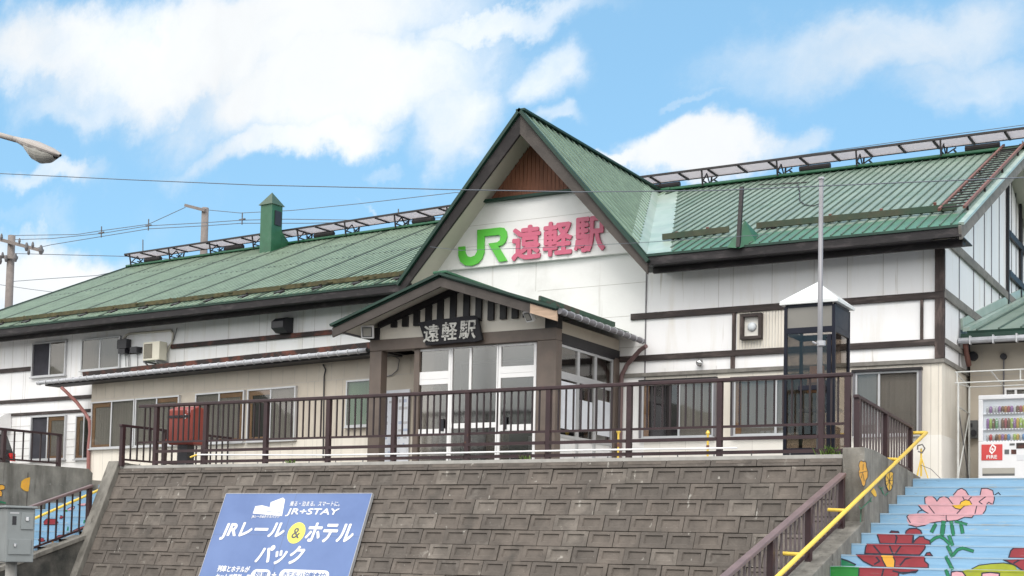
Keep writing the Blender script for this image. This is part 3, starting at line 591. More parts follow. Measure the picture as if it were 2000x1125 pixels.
# ------------------------------------------------------------------ railings
def railing_panel(mb, f, u0, u1, vt, vm, n, lo=(), top=None, r=.013):
    for i in range(n):
        u = u0+(i+1)*(u1-u0)/(n+1); mb.box(f, u-r, u+r, vm, vt-.04, -r, r, m_bal)
    mb.box(f, u0, u1, vm-.02, vm+.02, -.02, .02, m_rail)
    for z in lo: mb.box(f, u0, u1, z-.028, z+.028, .012, .052, m_rail)
t = thing('terrace_railing', 'long dark maroon metal railing along the top of the block retaining wall', 'railing')
pu = [RAIL.px(x, 900)[0] for x in (303, 400, 518, 640, 768, 912, 1070, 1228, 1405, 1604)]
zt = 2.82; u_l = RAIL.px(275, 800)[0]; u_r = RAIL.px(1662, 735)[0]
for u in pu:
    mb = MB(); mb.box(RAIL, u-.045, u+.045, 1.52, zt-.035, -.045, .045, m_rail); mb.box(RAIL, u-.07, u+.07, 1.50, 1.53, -.07, .07, m_rail)
    mb.build('post', t, bevel=.006)
mb = MB(); mb.box(RAIL, u_r-.09, u_r, 1.66, zt-.035, -.045, .045, m_rail); mb.build('post', t)
mb = MB(); mb.box(RAIL, u_l-.02, u_r+.02, zt-.035, zt+.03, -.055, .055, m_rail); mb.build('top_rail', t, bevel=.012)
zm = RAIL.px(1250, 838)[1]; z1 = RAIL.px(1250, 861)[1]; z2 = RAIL.px(1250, 887)[1]
al = [u_l-.02]+pu+[u_r-.09]
for i in range(len(al)-1):
    mb = MB(); a, b = al[i]+(.045 if i else 0), al[i+1]-.045
    if i == len(al)-2: b = al[-1]
    n = max(2, round((b-a)/.142)-1) if i else 2
    railing_panel(mb, RAIL, a, b, zt, zm, n, (z1, z2) if i else ())
    mb.build('baluster_panel', t)
# white pipe tied to the railing
t = thing('white_pole', 'long thin white pole with yellow tip lying along the terrace railing', 'pole')
pts = [onY(x, y, 20.86) for x, y in ((385, 888), (640, 889), (912, 884), (1150, 879), (1440, 875))]
mb = MB(); mb.tube(pts, .016, m_whitep, 8); mb.build('pole_shaft', t)
mb = MB(); mb.tube([onY(372, 893, 20.86), pts[0]], .02, m_yel, 8); mb.build('tip', t)
# right return rail on the cheek wall
def yrail(name, label, X, Y0, Y1, zb0, zb1, ht, npost, cap=True, spacing=.115, mt=None, cw_=.09, mbal=None):
    t = thing(name, label, 'railing'); f = Fr((X, 0, 0), (0, 1, 0)); zz = lambda Y: zb0+(zb1-zb0)*(Y-Y0)/(Y1-Y0)
    for i in range(npost):
        Y = Y0+(Y1-Y0)*i/(npost-1); mb = MB(); mb.box(f, Y-.045, Y+.045, zz(Y)-.05, zz(Y)+ht-.02, -.045, .045, m_rail); mb.build('post', t, bevel=.006)
    mb = MB(); mb.bar(f.P(Y0-.08, zz(Y0-.08)+ht), f.P(Y1+.06, zz(Y1+.06)+ht), cw_, .055, mt or m_rail); mb.build('top_rail', t, bevel=.01)
    mb = MB(); mb.bar(f.P(Y0, zz(Y0)+.09), f.P(Y1, zz(Y1)+.09), .04, .04, m_rail)
    for i in range(npost-1):
        a = Y0+(Y1-Y0)*i/(npost-1)+.045; b = Y0+(Y1-Y0)*(i+1)/(npost-1)-.045; n = int((b-a)/spacing)
        for j in range(n):
            Y = a+(j+1)*(b-a)/(n+1); mb.box(f, Y-.014, Y+.014, zz(Y)+.09, zz(Y)+ht-.02, -.014, .014, mbal or m_bal)
    mb.build('baluster_panel', t); return t
yrail('stair_top_railing', 'short dark maroon railing on the concrete wall behind the booth corner', -5.9, 21.0, 24.35, 1.62, 1.44, .85, 3, spacing=.19, mbal=m_bal_lit)
yrail('stair_railing', 'sloping faded maroon railing beside yellow handrail on right stairs', -5.95, 14.0, 20.35, -1.54, .43, .78, 5, mt=m_railtop, cw_=.11, spacing=.2, mbal=m_bal_lit)
yrail('stair_railing', 'sloping maroon railing in front of the left blue steps', -21.76, 15.2, 20.25, -1.46, .17, .93, 4, mt=m_railtop, cw_=.1, spacing=.2)
yrail('terrace_corner_railing', 'low dark railing turning back behind the left end of the terrace railing', -21.35, 20.72, 24.4, 1.60, 1.60, .80, 4, spacing=.22)
yrail('wall_top_railing', 'maroon railing on top of left concrete wall in front of black car', -25.35, 16.2, 22.6, 1.68, 1.69, .76, 5, spacing=.27)
# yellow handrail on the right stairs
t = thing('yellow_handrail', 'bright yellow tubular handrail climbing the right painted stairs', 'handrail')
XY = -5.70; A0 = onX(1810, 845, XY); A1 = onX(1520, 1125, XY); dv = (A1-A0).normalized()
mb = MB(); mb.tube([A0+Vector((-.24, 0, .0)), A0+Vector((-.03, 0, 0)), A0+Vector((0, -.03, -.005)), A0+dv*4, A1+dv*2.2], .032, m_yel, 12, True); mb.build('tube', t, smooth=True)
for (x, y) in ((1752, 897), (1650, 997), (1565, 1083)):
    B = onX(x, y, XY); mb = MB(); mb.tube([B, B+Vector((-.25, 0, .01))], .026, m_yel, 10); mb.build('bracket', t)
t = thing('yellow_handrail', 'thin yellow handrail seen through the railing of the left stairs', 'handrail')
XY = -22.9; A0 = onX(205, 952, XY); A1 = onX(60, 1016, XY); dv = (A1-A0).normalized()
mb = MB(); mb.tube([A0-dv*.4, A0, A1, A1+dv*2], .03, m_yel, 10); mb.build('tube', t, smooth=True)
for k in (-.25, 3.6):
    p = A0+dv*k; mb = MB(); mb.tube([p, p-Vector((0, 0, .78))], .022, m_yel, 8); mb.build('support', t)

# ------------------------------------------------------------------ station building
B = thing('station_building', 'long white timber framed station with green metal roofs and central gable', 'building')
def part(name, mb, parent=B, **k): return mb.build(name, parent, **k)
UJ = MAIN.px(1262, 600)[0]; ZS = 5.68
# right wing walls
mb = MB()
zb3 = MAIN.px(1700, 707)[1]; zb3b = MAIN.px(1700, 712)[1]; zl = MAIN.px(1750, 851)[1]
mb.box(MAIN, UJ, XC, zb3, ZS, -.3, 0, m_white); mb.box(MAIN, UJ, XC, zl, zb3, -.3, -.002, m_cream); mb.box(MAIN, UJ, XC, 1.36, zl, -.3, .004, m_base)
zb1 = MAIN.px(1600, 594)[1]
for x in (1404, 1432, 1508, 1590, 1655, 1725, 1803): u = MAIN.px(x, 550)[0]; mb.box(MAIN, u-.004, u+.004, zb1, ZS, -.02, .003, m_joint)
for x in (1400, 1372, 1300): u = MAIN.px(x, 650)[0]; mb.box(MAIN, u-.003, u+.003, 3.0, 3.7, -.02, .003, m_joint)
for x in (1290, 1340, 1400, 1470, 1734, 1692, 1783, 1818, 1833): u = MAIN.px(x, 800)[0]; mb.box(MAIN, u-.003, u+.003, 1.4, zb3-.06, -.02, .0055, m_joint)
part('front_wall', mb)
mb = MB()   # gable end wall facing +X, behind the corner
zr = lambda Y: ZE+(Y-YE)*(H-ZE)/(YR-YE)-.12
mb.prism(ENDW, [(25.315, 1.36), (38, 1.36), (38, zr(25.2)), (31.6, H-.2), (25.315, zr(25.3))], -.3, 0, m_white)
mb.box(ENDW, 25.315, 29, 1.36, zl, -.3, .004, m_base); mb.box(ENDW, 25.315, 29, zl, zb3, -.3, .003, m_cream)
for x_ in (1873, 1901, 1922, 1936, 1951, 1975, 1984, 1997):
    Y = ENDW.px(x_, 520)[0]; mb.box(ENDW, Y-.016, Y+.016, zb3, zr(Y)-.05, -.01, .014, m_gutterd)
part('side_wall', mb)
# right wing timbers
def beam(f, xl, xr, yt, yb, xm=None, m=None, d=.055, name='timber_beam', u0=None, u1=None):
    xm = xm or (xl+xr)/2; a = f.px(xl, (yt+yb)/2)[0] if u0 is None else u0; b = f.px(xr, (yt+yb)/2)[0] if u1 is None else u1
    v1 = f.px(xm, yt)[1]; v0 = f.px(xm, yb)[1]; mb = MB(); mb.box(f, a, b, v0, v1, .005, d, m or m_timber); part(name, mb, bevel=.006); return v0, v1
b1 = beam(MAIN, 1234, 1842, 587, 600, 1600, u1=XC+.05); b2 = beam(MAIN, 1212, 1842, 675, 687, 1600, u1=XC+.05); b3 = beam(MAIN, 1218, 1842, 712, 720, 1600, u1=XC+.05, m=m_timbergrey, d=.05)
def postv(f, xl, xr, v0, v1, m=None, d=.06, ym=600):
    a = f.px(xl, ym)[0]; b = f.px(xr, ym)[0]; mb = MB(); mb.box(f, a, b, v0, v1, .004, d, m or m_timberv); part('timber_post', mb, bevel=.006)
uc = MAIN.px(1827, 600)[0]; mb = MB(); mb.box(MAIN, uc, XC+.06, b1[1]-.001, ZS, .004, .062, m_timberv); part('timber_post', mb, bevel=.006)
mb = MB(); mb.box(MAIN, uc, XC+.06, b3[1], b1[0]-.001, .004, .060, m_timberv); part('timber_post', mb, bevel=.006)
postv(MAIN, 1798, 1804, b2[1], b1[0], d=.045, ym=620); postv(MAIN, 1431, 1438, b2[1], b1[0], d=.045, ym=640); postv(MAIN, 1428, 1436, b3[1], b2[0], d=.045, ym=700)
# framed ribbed panel and end wall beams
mb = MB(); a = MAIN.px(1440, 640)[0]; b = MAIN.px(1545, 640)[0]
for i in range(18): u = a+(b-a)*i/18; mb.box(MAIN, u, u+(b-a)/18-.012, b2[1], b1[0], .003, .018, m_cream)
part('ribbed_panel', mb)
def ebeam(p0, p1, hgt, m=m_timbergrey, d=.06):
    a = ENDW.px(*p0); b = ENDW.px(*p1); v = (a[1]+b[1])/2; mb = MB(); mb.box(ENDW, 25.302, b[0], v-hgt/2, v+hgt/2, .015, d, m); part('timber_beam', mb, bevel=.006)
ebeam((1857, 484), (1992, 600), .17); ebeam((1845, 576), (1913, 628), .17); ebeam((1848, 669), (1883, 693), .10); ebeam((1848, 708), (1892, 733), .09, m_timbergrey, .05)
mb = MB()
for x, w in ((1965, .10), (1990, .1)):
    Y = ENDW.px(x, 480)[0]; mb.box(ENDW, Y-w/2, Y+w/2, 5.0, zr(Y)-.05, .015, .07, m_darkbeam)
part('timber_post', mb)
mb = MB(); Y0 = ENDW.px(1966, 485)[0]
for z_ in (6.4, 7.3): mb.box(ENDW, Y0, 38, z_-.07, z_+.07, .015, .08, m_darkbeam)
part('timber_beam', mb)
# gable centre wall
UR = -14.0; HW = 2.86
rake = lambda u: H-.12-(abs(u-UR))*(H-ZE)/HW
uL = UR-HW-.1
mb = MB(); mb.prism(MAIN, [(uL, 1.4), (UJ, 1.4), (UJ, rake(UJ)-.05), (UR, rake(UR)-.05), (uL, rake(uL)-.05)], -.3, .006, m_whiteg)
zs = MAIN.px(1068, 511)[1]; zg = MAIN.px(1040, 388)[1]
mb.box(MAIN, UJ-.012, UJ+.012, 3.1, rake(UJ)-.1, -.1, .02, m_gutterd)
for y, x in ((590, 1100), (560, 1030), (545, 1000)): pass
for z_, a_, b_ in ((zs-.62, UR, UJ), (zs-1.3, UR+.6, UJ), (zs-1.95, UR+.8, UJ)): mb.box(MAIN, a_, b_, z_-.004, z_+.004, 0, .009, m_joint)
u = MAIN.px(1047, 545)[0]; mb.box(MAIN, u-.004, u+.004, zs-.62, zs, 0, .009, m_joint)
part('gable_wall', mb)
mb = MB()   # proud signboard panel
hw = lambda z: (rake(UR)-z)/((H-ZE)/HW)-.02
mb.prism(MAIN, [(UR-hw(zs), zs), (UR+hw(zs), zs), (UR+hw(zg), zg), (UR-hw(zg), zg)], .01, .12, m_whiteg)
for k in (.33, .66): z_ = zs+(zg-zs)*k; mb.box(MAIN, UR-hw(z_), UR+hw(z_), z_-.004, z_+.003, .11, .123, m_joint)
part('sign_panel', mb)
mb = MB()
mb.prism(MAIN, [(UR-hw(zg+.03), zg+.03), (UR+hw(zg+.03), zg+.03), (UR, rake(UR)-.1)], .01, .05, m_red_board)
k = 26
for i in range(k):
    u = UR-hw(zg)+(2*hw(zg))*i/k
    if hw(zg)-abs(u-UR) > .05: mb.box(MAIN, u-.006, u+.006, zg+.04, zg+.04+max(0, (hw(zg)-abs(u-UR)))*1.12, .045, .058, m_red_board)
part('gable_boarding', mb)
mb = MB(); mb.box(MAIN, UR-hw(zg)-.02, UR+hw(zg)+.02, zg-.01, zg+.045, .05, .24, m_greend); part('green_ledge', mb)
# left wing walls
ul = LEFT.px(-40, 700)[0]; uR = .25
mb = MB(); zlb = 4.35
mb.box(LEFT, ul-6, uR, 2.9, ZS-.02, -.3, 0, m_white); mb.box(LEFT, ul-6, uR, 1.36, 2.9, -.3, -.002, m_whiteg)
z3 = LEFT.px(100, 812)[1]
for i in range(9): z_ = 1.45+i*.21; mb.box(LEFT, ul-6, LEFT.px(62, 850)[0], z_, z_+.012, -.02, .004, m_joint); mb.box(LEFT, LEFT.px(130, 850)[0], LEFT.px(152, 850)[0], z_, z_+.012, -.02, .006, m_joint)
for x in (25, 48, 52, 140, 360, 445, 505, 520, 590, 613, 665): u = LEFT.px(x, 690)[0]; mb.box(LEFT, u-.004, u+.004, 3.9, ZS-.03, -.02, .003, m_joint)
part('left_wall', mb)
beam(LEFT, -60, 62, 719, 727, 30, u0=ul-6, m=m_timber); beam(LEFT, -60, 182, 777, 784, 90, u0=ul-6, m=m_timber); beam(LEFT, -60, 182, 802, 808, 120, u0=ul-6, m=m_timber, d=.04)
beam(LEFT, 337, 720, 660, 669, 480, m=m_rusty, d=.06)
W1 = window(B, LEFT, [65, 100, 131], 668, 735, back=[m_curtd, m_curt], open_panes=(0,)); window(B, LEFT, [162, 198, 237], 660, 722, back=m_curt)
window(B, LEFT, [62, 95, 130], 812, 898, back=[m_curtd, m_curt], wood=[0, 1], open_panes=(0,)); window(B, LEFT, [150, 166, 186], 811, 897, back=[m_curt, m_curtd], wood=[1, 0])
mb = MB(); um = LEFT.px(8, 830)[0]
c = [(math.cos(a_)*.55, math.sin(a_)*.45) for a_ in [math.pi/2*i/8 for i in range(9)]]
for i in range(8): mb.face([LEFT.P(um-.9, 3.05+c[i][1], .02+c[i][0]), LEFT.P(um+.35, 3.05+c[i][1], .02+c[i][0]), LEFT.P(um+.35, 3.05+c[i+1][1], .02+c[i+1][0]), LEFT.P(um-.9, 3.05+c[i+1][1], .02+c[i+1][0])], m_whitep)
mb.face([LEFT.P(um+.35, 3.05, .02)]+[LEFT.P(um+.35, 3.05+q[1], .02+q[0]) for q in c], m_whitep); part('curved_awning', mb)
# ------------------------------------------------------------------ roofs
XE = -5.04
XVf, XVr = UR+HW+.08, UR
def valley(Y): return UR+(XVf-UR)*max(0, 1-(Y-YE)/(YR-YE))
ra = MB()      # right wing roof sheet (front slope) and rear slope
th = .05
def slab(mb, pts, off, m):
    n = (pts[1]-pts[0]).cross(pts[2]-pts[0]).normalized()
    if n.z < 0: n = -n
    top = [p for p in pts]; bot = [p-n*off for p in pts]
    mb.face(top, m, flip=((pts[1]-pts[0]).cross(pts[2]-pts[0]).z < 0)); mb.face(bot, m_soffit, flip=((pts[1]-pts[0]).cross(pts[2]-pts[0]).z > 0))
    for i in range(len(pts)):
        j = (i+1) % len(pts); mb.face([top[i], bot[i], bot[j], top[j]], m_greend)
V_ = Vector
slab(ra, [V_((XVf, YE, ZE)), V_((XE, YE, ZE)), V_((XE, YR, H)), V_((UR, YR, H))], th, m_roofR)
slab(ra, [V_((XE, YR, H)), V_((XE, 2*YR-YE, ZE)), V_((UR, 2*YR-YE, ZE)), V_((UR, YR, H))], th, m_roofR)
x = XVf+.55
while x < XE-.05:
    # batten from eave to ridge, starting where the valley ends
    y0 = YE+.01
    ra.bar(V_((x, y0, ZE+(y0-YE)*(H-ZE)/(YR-YE)+.014)), V_((x, YR-.05, H-.01)), .026, .03, m_ribR); x += .196
x = XVf+.55-.196
while x > UR+.5:
    y0 = YE+(YR-YE)*(1-(x-.5-UR)/(XVf-UR))
    if y0 < YR-.3: ra.bar(V_((x, y0, ZE+(y0-YE)*(H-ZE)/(YR-YE)+.014)), V_((x, YR-.05, H-.01)), .026, .03, m_ribR)
    x -= .196
ra.face([V_((XVf+.5, YE+.004, ZE+.005)), V_((XE-.04, YE+.004, ZE+.005)), RR.P(XE-.04, 1.0, .004), RR.P(XVf+.28, 1.0, .004)], m_roofE)
roofR = part('roof', ra)
mb = MB(); mb.bar(V_((UR, YR, H+.03)), V_((XE, YR, H+.03)), .32, .07, m_green); mb.build('ridge_cap', roofR, bevel=.02)
mb = MB()      # valley flashing on the main side
mb.face([V_((XVf-.0, YE-.01, ZE+.006)), V_((XVf+.52, YE-.01, ZE+.008)), V_((UR+.52, YR-.02, H+.008)), V_((UR, YR-.02, H+.006))], m_flash); mb.build('valley_flashing', roofR)
gr = MB()      # gable roof
for s_ in (1, -1):
    if s_ == 1: pts = [V_((UR, YE, H)), V_((XVf, YE, ZE)), V_((UR, YR, H))]
    else: pts = [V_((UR, YE, H)), V_((UR, YR, H)), V_((2*UR-XVf, YE, ZE))]
    slab(gr, pts, th, m_roofG)
y = YE+.10
while y < YR-.6:
    k = 1-(y+.45-YE)/(YR-YE)
    if k > .02: gr.bar(V_((UR, y, H+.014)), V_((UR+(XVf-UR)*k, y, H-(H-ZE)*k+.014)), .05, .055, m_ribG)
    y += .31
roofG = part('gable_roof', gr)
mb = MB(); mb.bar(V_((UR, YE-.03, H+.035)), V_((UR, YR, H+.035)), .22, .06, m_greend); mb.build('ridge_cap', roofG, bevel=.015)
mb = MB(); e = .75
mb.face([V_((XVf, YE-.01, ZE+.01)), V_((UR, YR, H+.01)), V_((UR, YR-.9, H+.012)), V_((XVf-.35, YE+.03, ZE+.35*1.15+.012))][::-1], m_flash); mb.build('valley_flashing', roofG)
# gable bargeboards, green edge and soffits
s1 = (H-ZE)/HW
for s_ in (1, -1):
    mb = MB(); L_ = HW+.10
    def q(a, z, Y): return V_((UR+s_*a, Y, H-s1*a+z))
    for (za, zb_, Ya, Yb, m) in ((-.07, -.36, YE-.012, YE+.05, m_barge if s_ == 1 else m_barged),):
        P = [q(0, za, Ya), q(L_, za, Ya), q(L_, zb_+.08, Ya), q(0, zb_-.12, Ya), q(0, za, Yb), q(L_, za, Yb), q(L_, zb_+.08, Yb), q(0, zb_-.12, Yb)]
        for f_ in ((0, 3, 2, 1), (4, 5, 6, 7), (0, 1, 5, 4), (1, 2, 6, 5), (2, 3, 7, 6)):
            mb.face([P[i] for i in f_], m, flip=(s_ == -1))
    part('bargeboard', mb)
    mb = MB(); mb.bar(q(-.02, .015, YE-.03), q(L_+.03, .0, YE-.03), .10, .07, m_greend); part('roof_edge', mb)
    mb = MB(); mb.face([q(0, -.16, YE+.05), q(HW-.02, -.16, YE+.05), q(HW-.02, -.16, YW), q(0, -.16, YW)], m_soffit, flip=(s_ == 1)); part('soffit', mb)
# left roof
ra = MB()
def lp(u, v, d=0): return RL.P(u, v, d)
uE = RL.px(245, 525)[0]-.0; uG0 = UR-HW-.08+17.0; uG1 = 3.0
Pl = [lp(uE, -.02), lp(.12, -.02), lp(3.15, SLL), lp(uE, SLL)]
slab(ra, Pl, th, m_roofL)
bk = Fr(lp(0, SLL), LU, -LP*(-1)*7.25+Vector((0, 0, -(H-5.80))))
slab(ra, [lp(uE, SLL), lp(3.15, SLL), lp(3.15, SLL)+LP*7.2+V_((0, 0, -3.3)), lp(uE, SLL)+LP*7.2+V_((0, 0, -3.3))], th, m_roofL)
u = uE+.1; i = 0
while u < 3.0:
    v0 = 0 if u < .12 else SLL*(u-.12)/3.03+.05
    if v0 < SLL-.1:
        if i % 9 == 0: ra.box(RL, u-.05, u+.05, v0, SLL-.05, .001, .026, m_seam)
        else: ra.box(RL, u-.032, u+.032, v0, SLL-.05, .001, .028, m_ribL)
    u += .205; i += 1
ra.face([lp(uE+.05, .01, .004), lp(.05, .01, .004), lp(.3, .55, .004), lp(uE+.05, .55, .004)], m_roofEL)
for v_ in (SLL*.52, SLL*.80): ra.box(RL, uE+.1, .8, v_, v_+.03, .001, .027, m_seam)
roofL = part('roof', ra)
mb = MB(); mb.bar(lp(uE, SLL, .03), lp(2.9, SLL, .03), .3, .07, m_green); mb.build('ridge_cap', roofL, bevel=.02)
mb = MB(); mb.bar(lp(uE, 0, .0), lp(uE, SLL, .0), .06, .1, m_greend); mb.build('roof_edge', roofL)
# eaves: fascia, soffit, inner moulding
def eaves(P, Q, n, endR=0.0, zf=0):
    """P,Q: eave edge ends, n: outward unit vector; soffit runs back to the wall"""
    f = Fr(P, (Q-P), (0, 0, 1)); L_ = (Q-P).length
    mb = MB(); mb.box(f, 0, L_, -.21, -.045, -.06, -.012, m_fascia); part('fascia', mb, bevel=.006)
    mb = MB(); mb.box(f, 0, L_, -.045, .0, -.03, .012, m_greend); part('roof_edge', mb)
    mb = MB(); mb.box(f, 0, L_, -.20, -.18, -.95, -.061, m_darkbeam); mb.box(f, .02, L_-.05, -.31, -.201, -.42, -.35, m_fascia); mb.box(f, .02, L_-.05, -.26, -.201, -.60, -.421, m_darkbeam); part('soffit', mb)  # soffit near black: under-eave shade is put into its colour
eaves(V_((UR+HW+.04, YE, ZE)), V_((XE, YE, ZE)), None)
eaves(lp(uE, 0), lp(.25, 0), None)
# right rake (barge) of the right wing and its soffit
mb = MB()
for Ya, Yb in ((YE, YR), (2*YR-YE, YR)):
    mb.bar(V_((XE-.02, Ya, ZE-.15)), V_((XE-.02, Yb, H-.15)), .05, .24, m_timbergrey)
part('bargeboard', mb)
mb = MB(); mb.face([V_((XE-.04, YE+.05, ZE-.23)), V_((XE-.04, YR, H-.23)), V_((XC, YR, H-.23)), V_((XC, YE+.05, ZE-.23))], m_soffit, flip=True); part('soffit', mb)
mb = MB(); mb.bar(V_((XE, YE, ZE+.01)), V_((XE, YR, H+.01)), .10, .05, m_flash); part('roof_edge', mb)
# ridge walkway racks
def rack(P, Q, n):
    d = (Q-P); L_ = d.length; f = Fr(P, d, (0, 0, 1)); mb = MB()
    zt_ = .34; wy = .34
    for s_ in (-1, 1): mb.box(f, 0, L_, zt_, zt_+.05, s_*wy-.02, s_*wy+.02, m_rack)
    mb.box(f, 0, L_, zt_+.012, zt_+.022, -wy+.02, wy-.02, m_mesh)
    k = int(L_/.75)
    for i in range(k+1):
        u = i*L_/k; mb.box(f, u-.024, u+.024, zt_-.02, zt_+.052, -wy+.02, wy-.02, m_rack)
    k = int(L_/1.75)
    for i in range(k+1):
        u = .25+i*(L_-.5)/k
        for s_ in (-1, 1):
            mb.bar(f.P(u, zt_, s_*wy), f.P(u, -.02, s_*.26), .035, .035, m_rack); mb.bar(f.P(u, zt_, 0), f.P(u, .04, s_*.30), .025, .025, m_rack)
        mb.bar(f.P(u, .1, -.3), f.P(u, .1, .3), .03, .03, m_rack); mb.bar(f.P(u+.28, .1, .24), f.P(u+.28, .1, -.24), .03, .03, m_rack); mb.bar(f.P(u, .06, .0), f.P(u+.28, .22, .0), .025, .025, m_rack)
        if i % 2 == 0 and i < k: mb.tube([f.P(u+.5, .13, .1), f.P(u+1.25, .13, .1)], .07, m_rack, 8)
    return part('ridge_walkway', mb)
rack(V_((UR-.9, YR, H)), V_((XE+.3, YR, H)), 0)
rack(lp(uE+.15, SLL), lp(1.9, SLL), 0)
# snow guards
mb = MB(); f = RR.off(.09)
for (a, b) in (((1294, 463), (1424, 448)), ((1478, 441), (1868, 404))):
    p = f.px(*a); q = f.px(*b); mb.bar(f.P(*p), f.P(*q), .05, .12, m_darkgreenbar, up=(0, 0, 1))
for (x, y) in ((1320, 468), (1380, 459), (1505, 448), (1620, 434), (1720, 424), (1825, 412)):
    p = RR.px(x, y); mb.box(RR, p[0]-.09, p[0]+.09, p[1]-.02, p[1]+.16, .0, .05, m_rack); mb.bar(RR.P(p[0], p[1]+.1, 0), RR.P(p[0], p[1]+.1, .14), .05, .05, m_rustred, up=(0, 1, 0)); mb.box(RR, p[0]-.05, p[0]+.05, p[1]+.03, p[1]+.06, .05, .075, m_woodl)
part('snow_guard', mb)
mb = MB(); f = RL.off(.09); p = f.px(0, 629); q = f.px(794, 531)
vs_ = (p[1]+q[1])/2
mb.bar(f.P(uE-.05, vs_), f.P(-.05, vs_), .06, .105, m_moss)
rnd = random.Random(5); u = uE
while u < -.1:
    s_ = rnd.uniform(.03, .10); z_ = rnd.uniform(-.05, .05); c = f.P(u, vs_+z_, rnd.uniform(-.03, .04)); mb.tube([c-RL.u*s_, c, c+RL.u*s_], [.012, rnd.uniform(.025, .045), .012], m_moss, 6)
    u += rnd.uniform(.12, .4)
u = uE+.6
while u < -.2:
    mb.box(RL, u-.1, u+.1, vs_-.3, vs_-.12, .0, .05, m_rack); mb.bar(RL.P(u, vs_-.05, 0), RL.P(u, vs_-.05, .08), .05, .05, m_rack, up=(0, 1, 0)); u += 1.18
part('snow_guard', mb)
# roof ladder at the right rake
mb = MB(); f = RR.off(.12)
a0 = f.px(1840, 403); b0 = f.px(1884, 403); x0 = a0[0]; x1 = b0[0]; vb0 = .95
for x_ in (x0, x1): mb.bar(f.P(x_, vb0), f.P(x_, SL+.1), .045, .05, m_rustred, up=(0, -1, 1)); 
k = 24
for i in range(k): v = vb0+.15+i*(SL-vb0-.1)/k; mb.tube([f.P(x0, v), f.P(x1, v)], .014, m_rack, 6)
for v in (vb0+.3, 3, 5, 7): 
    for x_ in (x0, x1): mb.bar(RR.P(x_, v, 0), RR.P(x_, v, .12), .04, .04, m_rack, up=(0, 1, 0))
part('roof_ladder', mb)
# vent spike with green skirt on the right roof
mb = MB(); p = RR.px(1447, 478); c = RR.P(p[0], p[1]); f = Fr((c.x, c.y, c.z), (1, 0, 0))
top = f.P(0, 1.25, 0)
ap = f.P(.02, .50, -.15)
for a, b in (((-.24, -.05, .1), (.03, -.10, .16)), ((.03, -.10, .16), (.24, .06, -.15)), ((.24, .06, -.15), (.14, .3, -.6)), ((.14, .3, -.6), (-.24, -.05, .1))):
    mb.face([f.P(*a), f.P(*b), ap], m_green)
mb.bar(f.P(0, -.08, .14), f.P(0, 1.12, -.02), .07, .07, m_rack)
part('roof_vent', mb)
mb = MB(); mb.tube([RR.P(*RR.px(x, y, .02), .02) for x, y in ((1480, 361), (1530, 359), (1558, 358), (1562, 375), (1562, 392), (1572, 400), (1590, 402), (1600, 398))], .012, m_rack, 5); mb.tube([RR.P(*RR.px(x, y, .02), .02) for x, y in ((1530, 358), (1580, 356))], .014, m_rack, 5); part('roof_cable', mb)
# chimney
cf = Fr((-26.66, 31.54, 0), LU); 
mb = MB(); zt_ = 10.22
cu0, cu1 = -.47, 0; cd0, cd1 = -.46, 0
mb.box(cf, cu0, cu1, 8.35, zt_, cd0, cd1, m_green)
mb.prism(Fr(cf.P(0, 0, 0), -cf.n, (0, 0, 1)), [(.94, 8.4), (.94, 9.7), (1.0, 9.55), (1.55, 9.1), (1.8, 8.4)], -.0, .46, m_green) if False else None
o = mb.build('chimney', roofL, bevel=.01)
mb = MB(); a = .05
bpts = [cf.P(cu0-a, zt_, cd1+a), cf.P(cu1+a, zt_, cd1+a), cf.P(cu1+a, zt_, cd0-a), cf.P(cu0-a, zt_, cd0-a)]; tp = cf.P((cu0+cu1)/2, zt_+.42, (cd0+cd1)/2)
mb.face(bpts[::-1], m_flash)
for i in range(4): mb.face([bpts[i], bpts[(i+1) % 4], tp], m_roofL)
# louvre on the +X side and skirt
cs = Fr(cf.P(cu1, 0, 0), -cf.n, (0, 0, 1))
mb.box(cs, .12, .40, zt_-.62, zt_-.18, .002, .03, m_black)
mb.prism(cs, [(.46, 9.45), (.95, 9.05), (.95, 8.7), (.46, 8.5)], -.45, .0, m_green)
mb.build('chimney_cowl', roofL)

# ------------------------------------------------------------------ annex (lean-to) on the left
mb = MB(); ua = ANNEX.px(177, 820)[0]; zas = ANNEX.px(380, 868)[1]; zaT = 3.97
mb.box(ANNEX, ua, 1.75, zas, zaT, -.25, 0, m_beige); mb.box(ANNEX, ua, 1.75, 1.36, zas, -.25, .003, m_cream)
mb.box(ANNEX, ua, ua+.25, 1.36, zaT, -1.6, -.251, m_beige)
zj = ANNEX.px(620, 745)[1]; mb.box(ANNEX, ua, 1.6, zj, zj+.008, -.02, .004, m_joint)
k = 30
for i in range(k): u = ua+(1.7-ua)*(i+.5)/k; mb.box(ANNEX, u-.003, u+.003, zj, zaT, -.02, .004, m_joint); mb.box(ANNEX, u-.003, u+.003, 1.4, zas-.02, -.02, .006, m_joint)
for x in (600, 613, 655, 668): u = ANNEX.px(x, 800)[0]; mb.box(ANNEX, u-.003, u+.003, 1.4, zj, -.02, .005, m_joint)
part('annex_wall', mb)
vt_ = ANNEX.px(380, 770)[1]; VS = (zas+.0, vt_)
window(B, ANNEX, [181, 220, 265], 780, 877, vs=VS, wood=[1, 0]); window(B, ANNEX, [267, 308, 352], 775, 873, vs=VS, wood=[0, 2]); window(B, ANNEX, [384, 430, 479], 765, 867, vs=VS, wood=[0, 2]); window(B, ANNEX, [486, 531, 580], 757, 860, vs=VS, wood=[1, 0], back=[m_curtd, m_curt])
window(B, ANNEX, [679, 730], 742, 833, back=m_curtg)
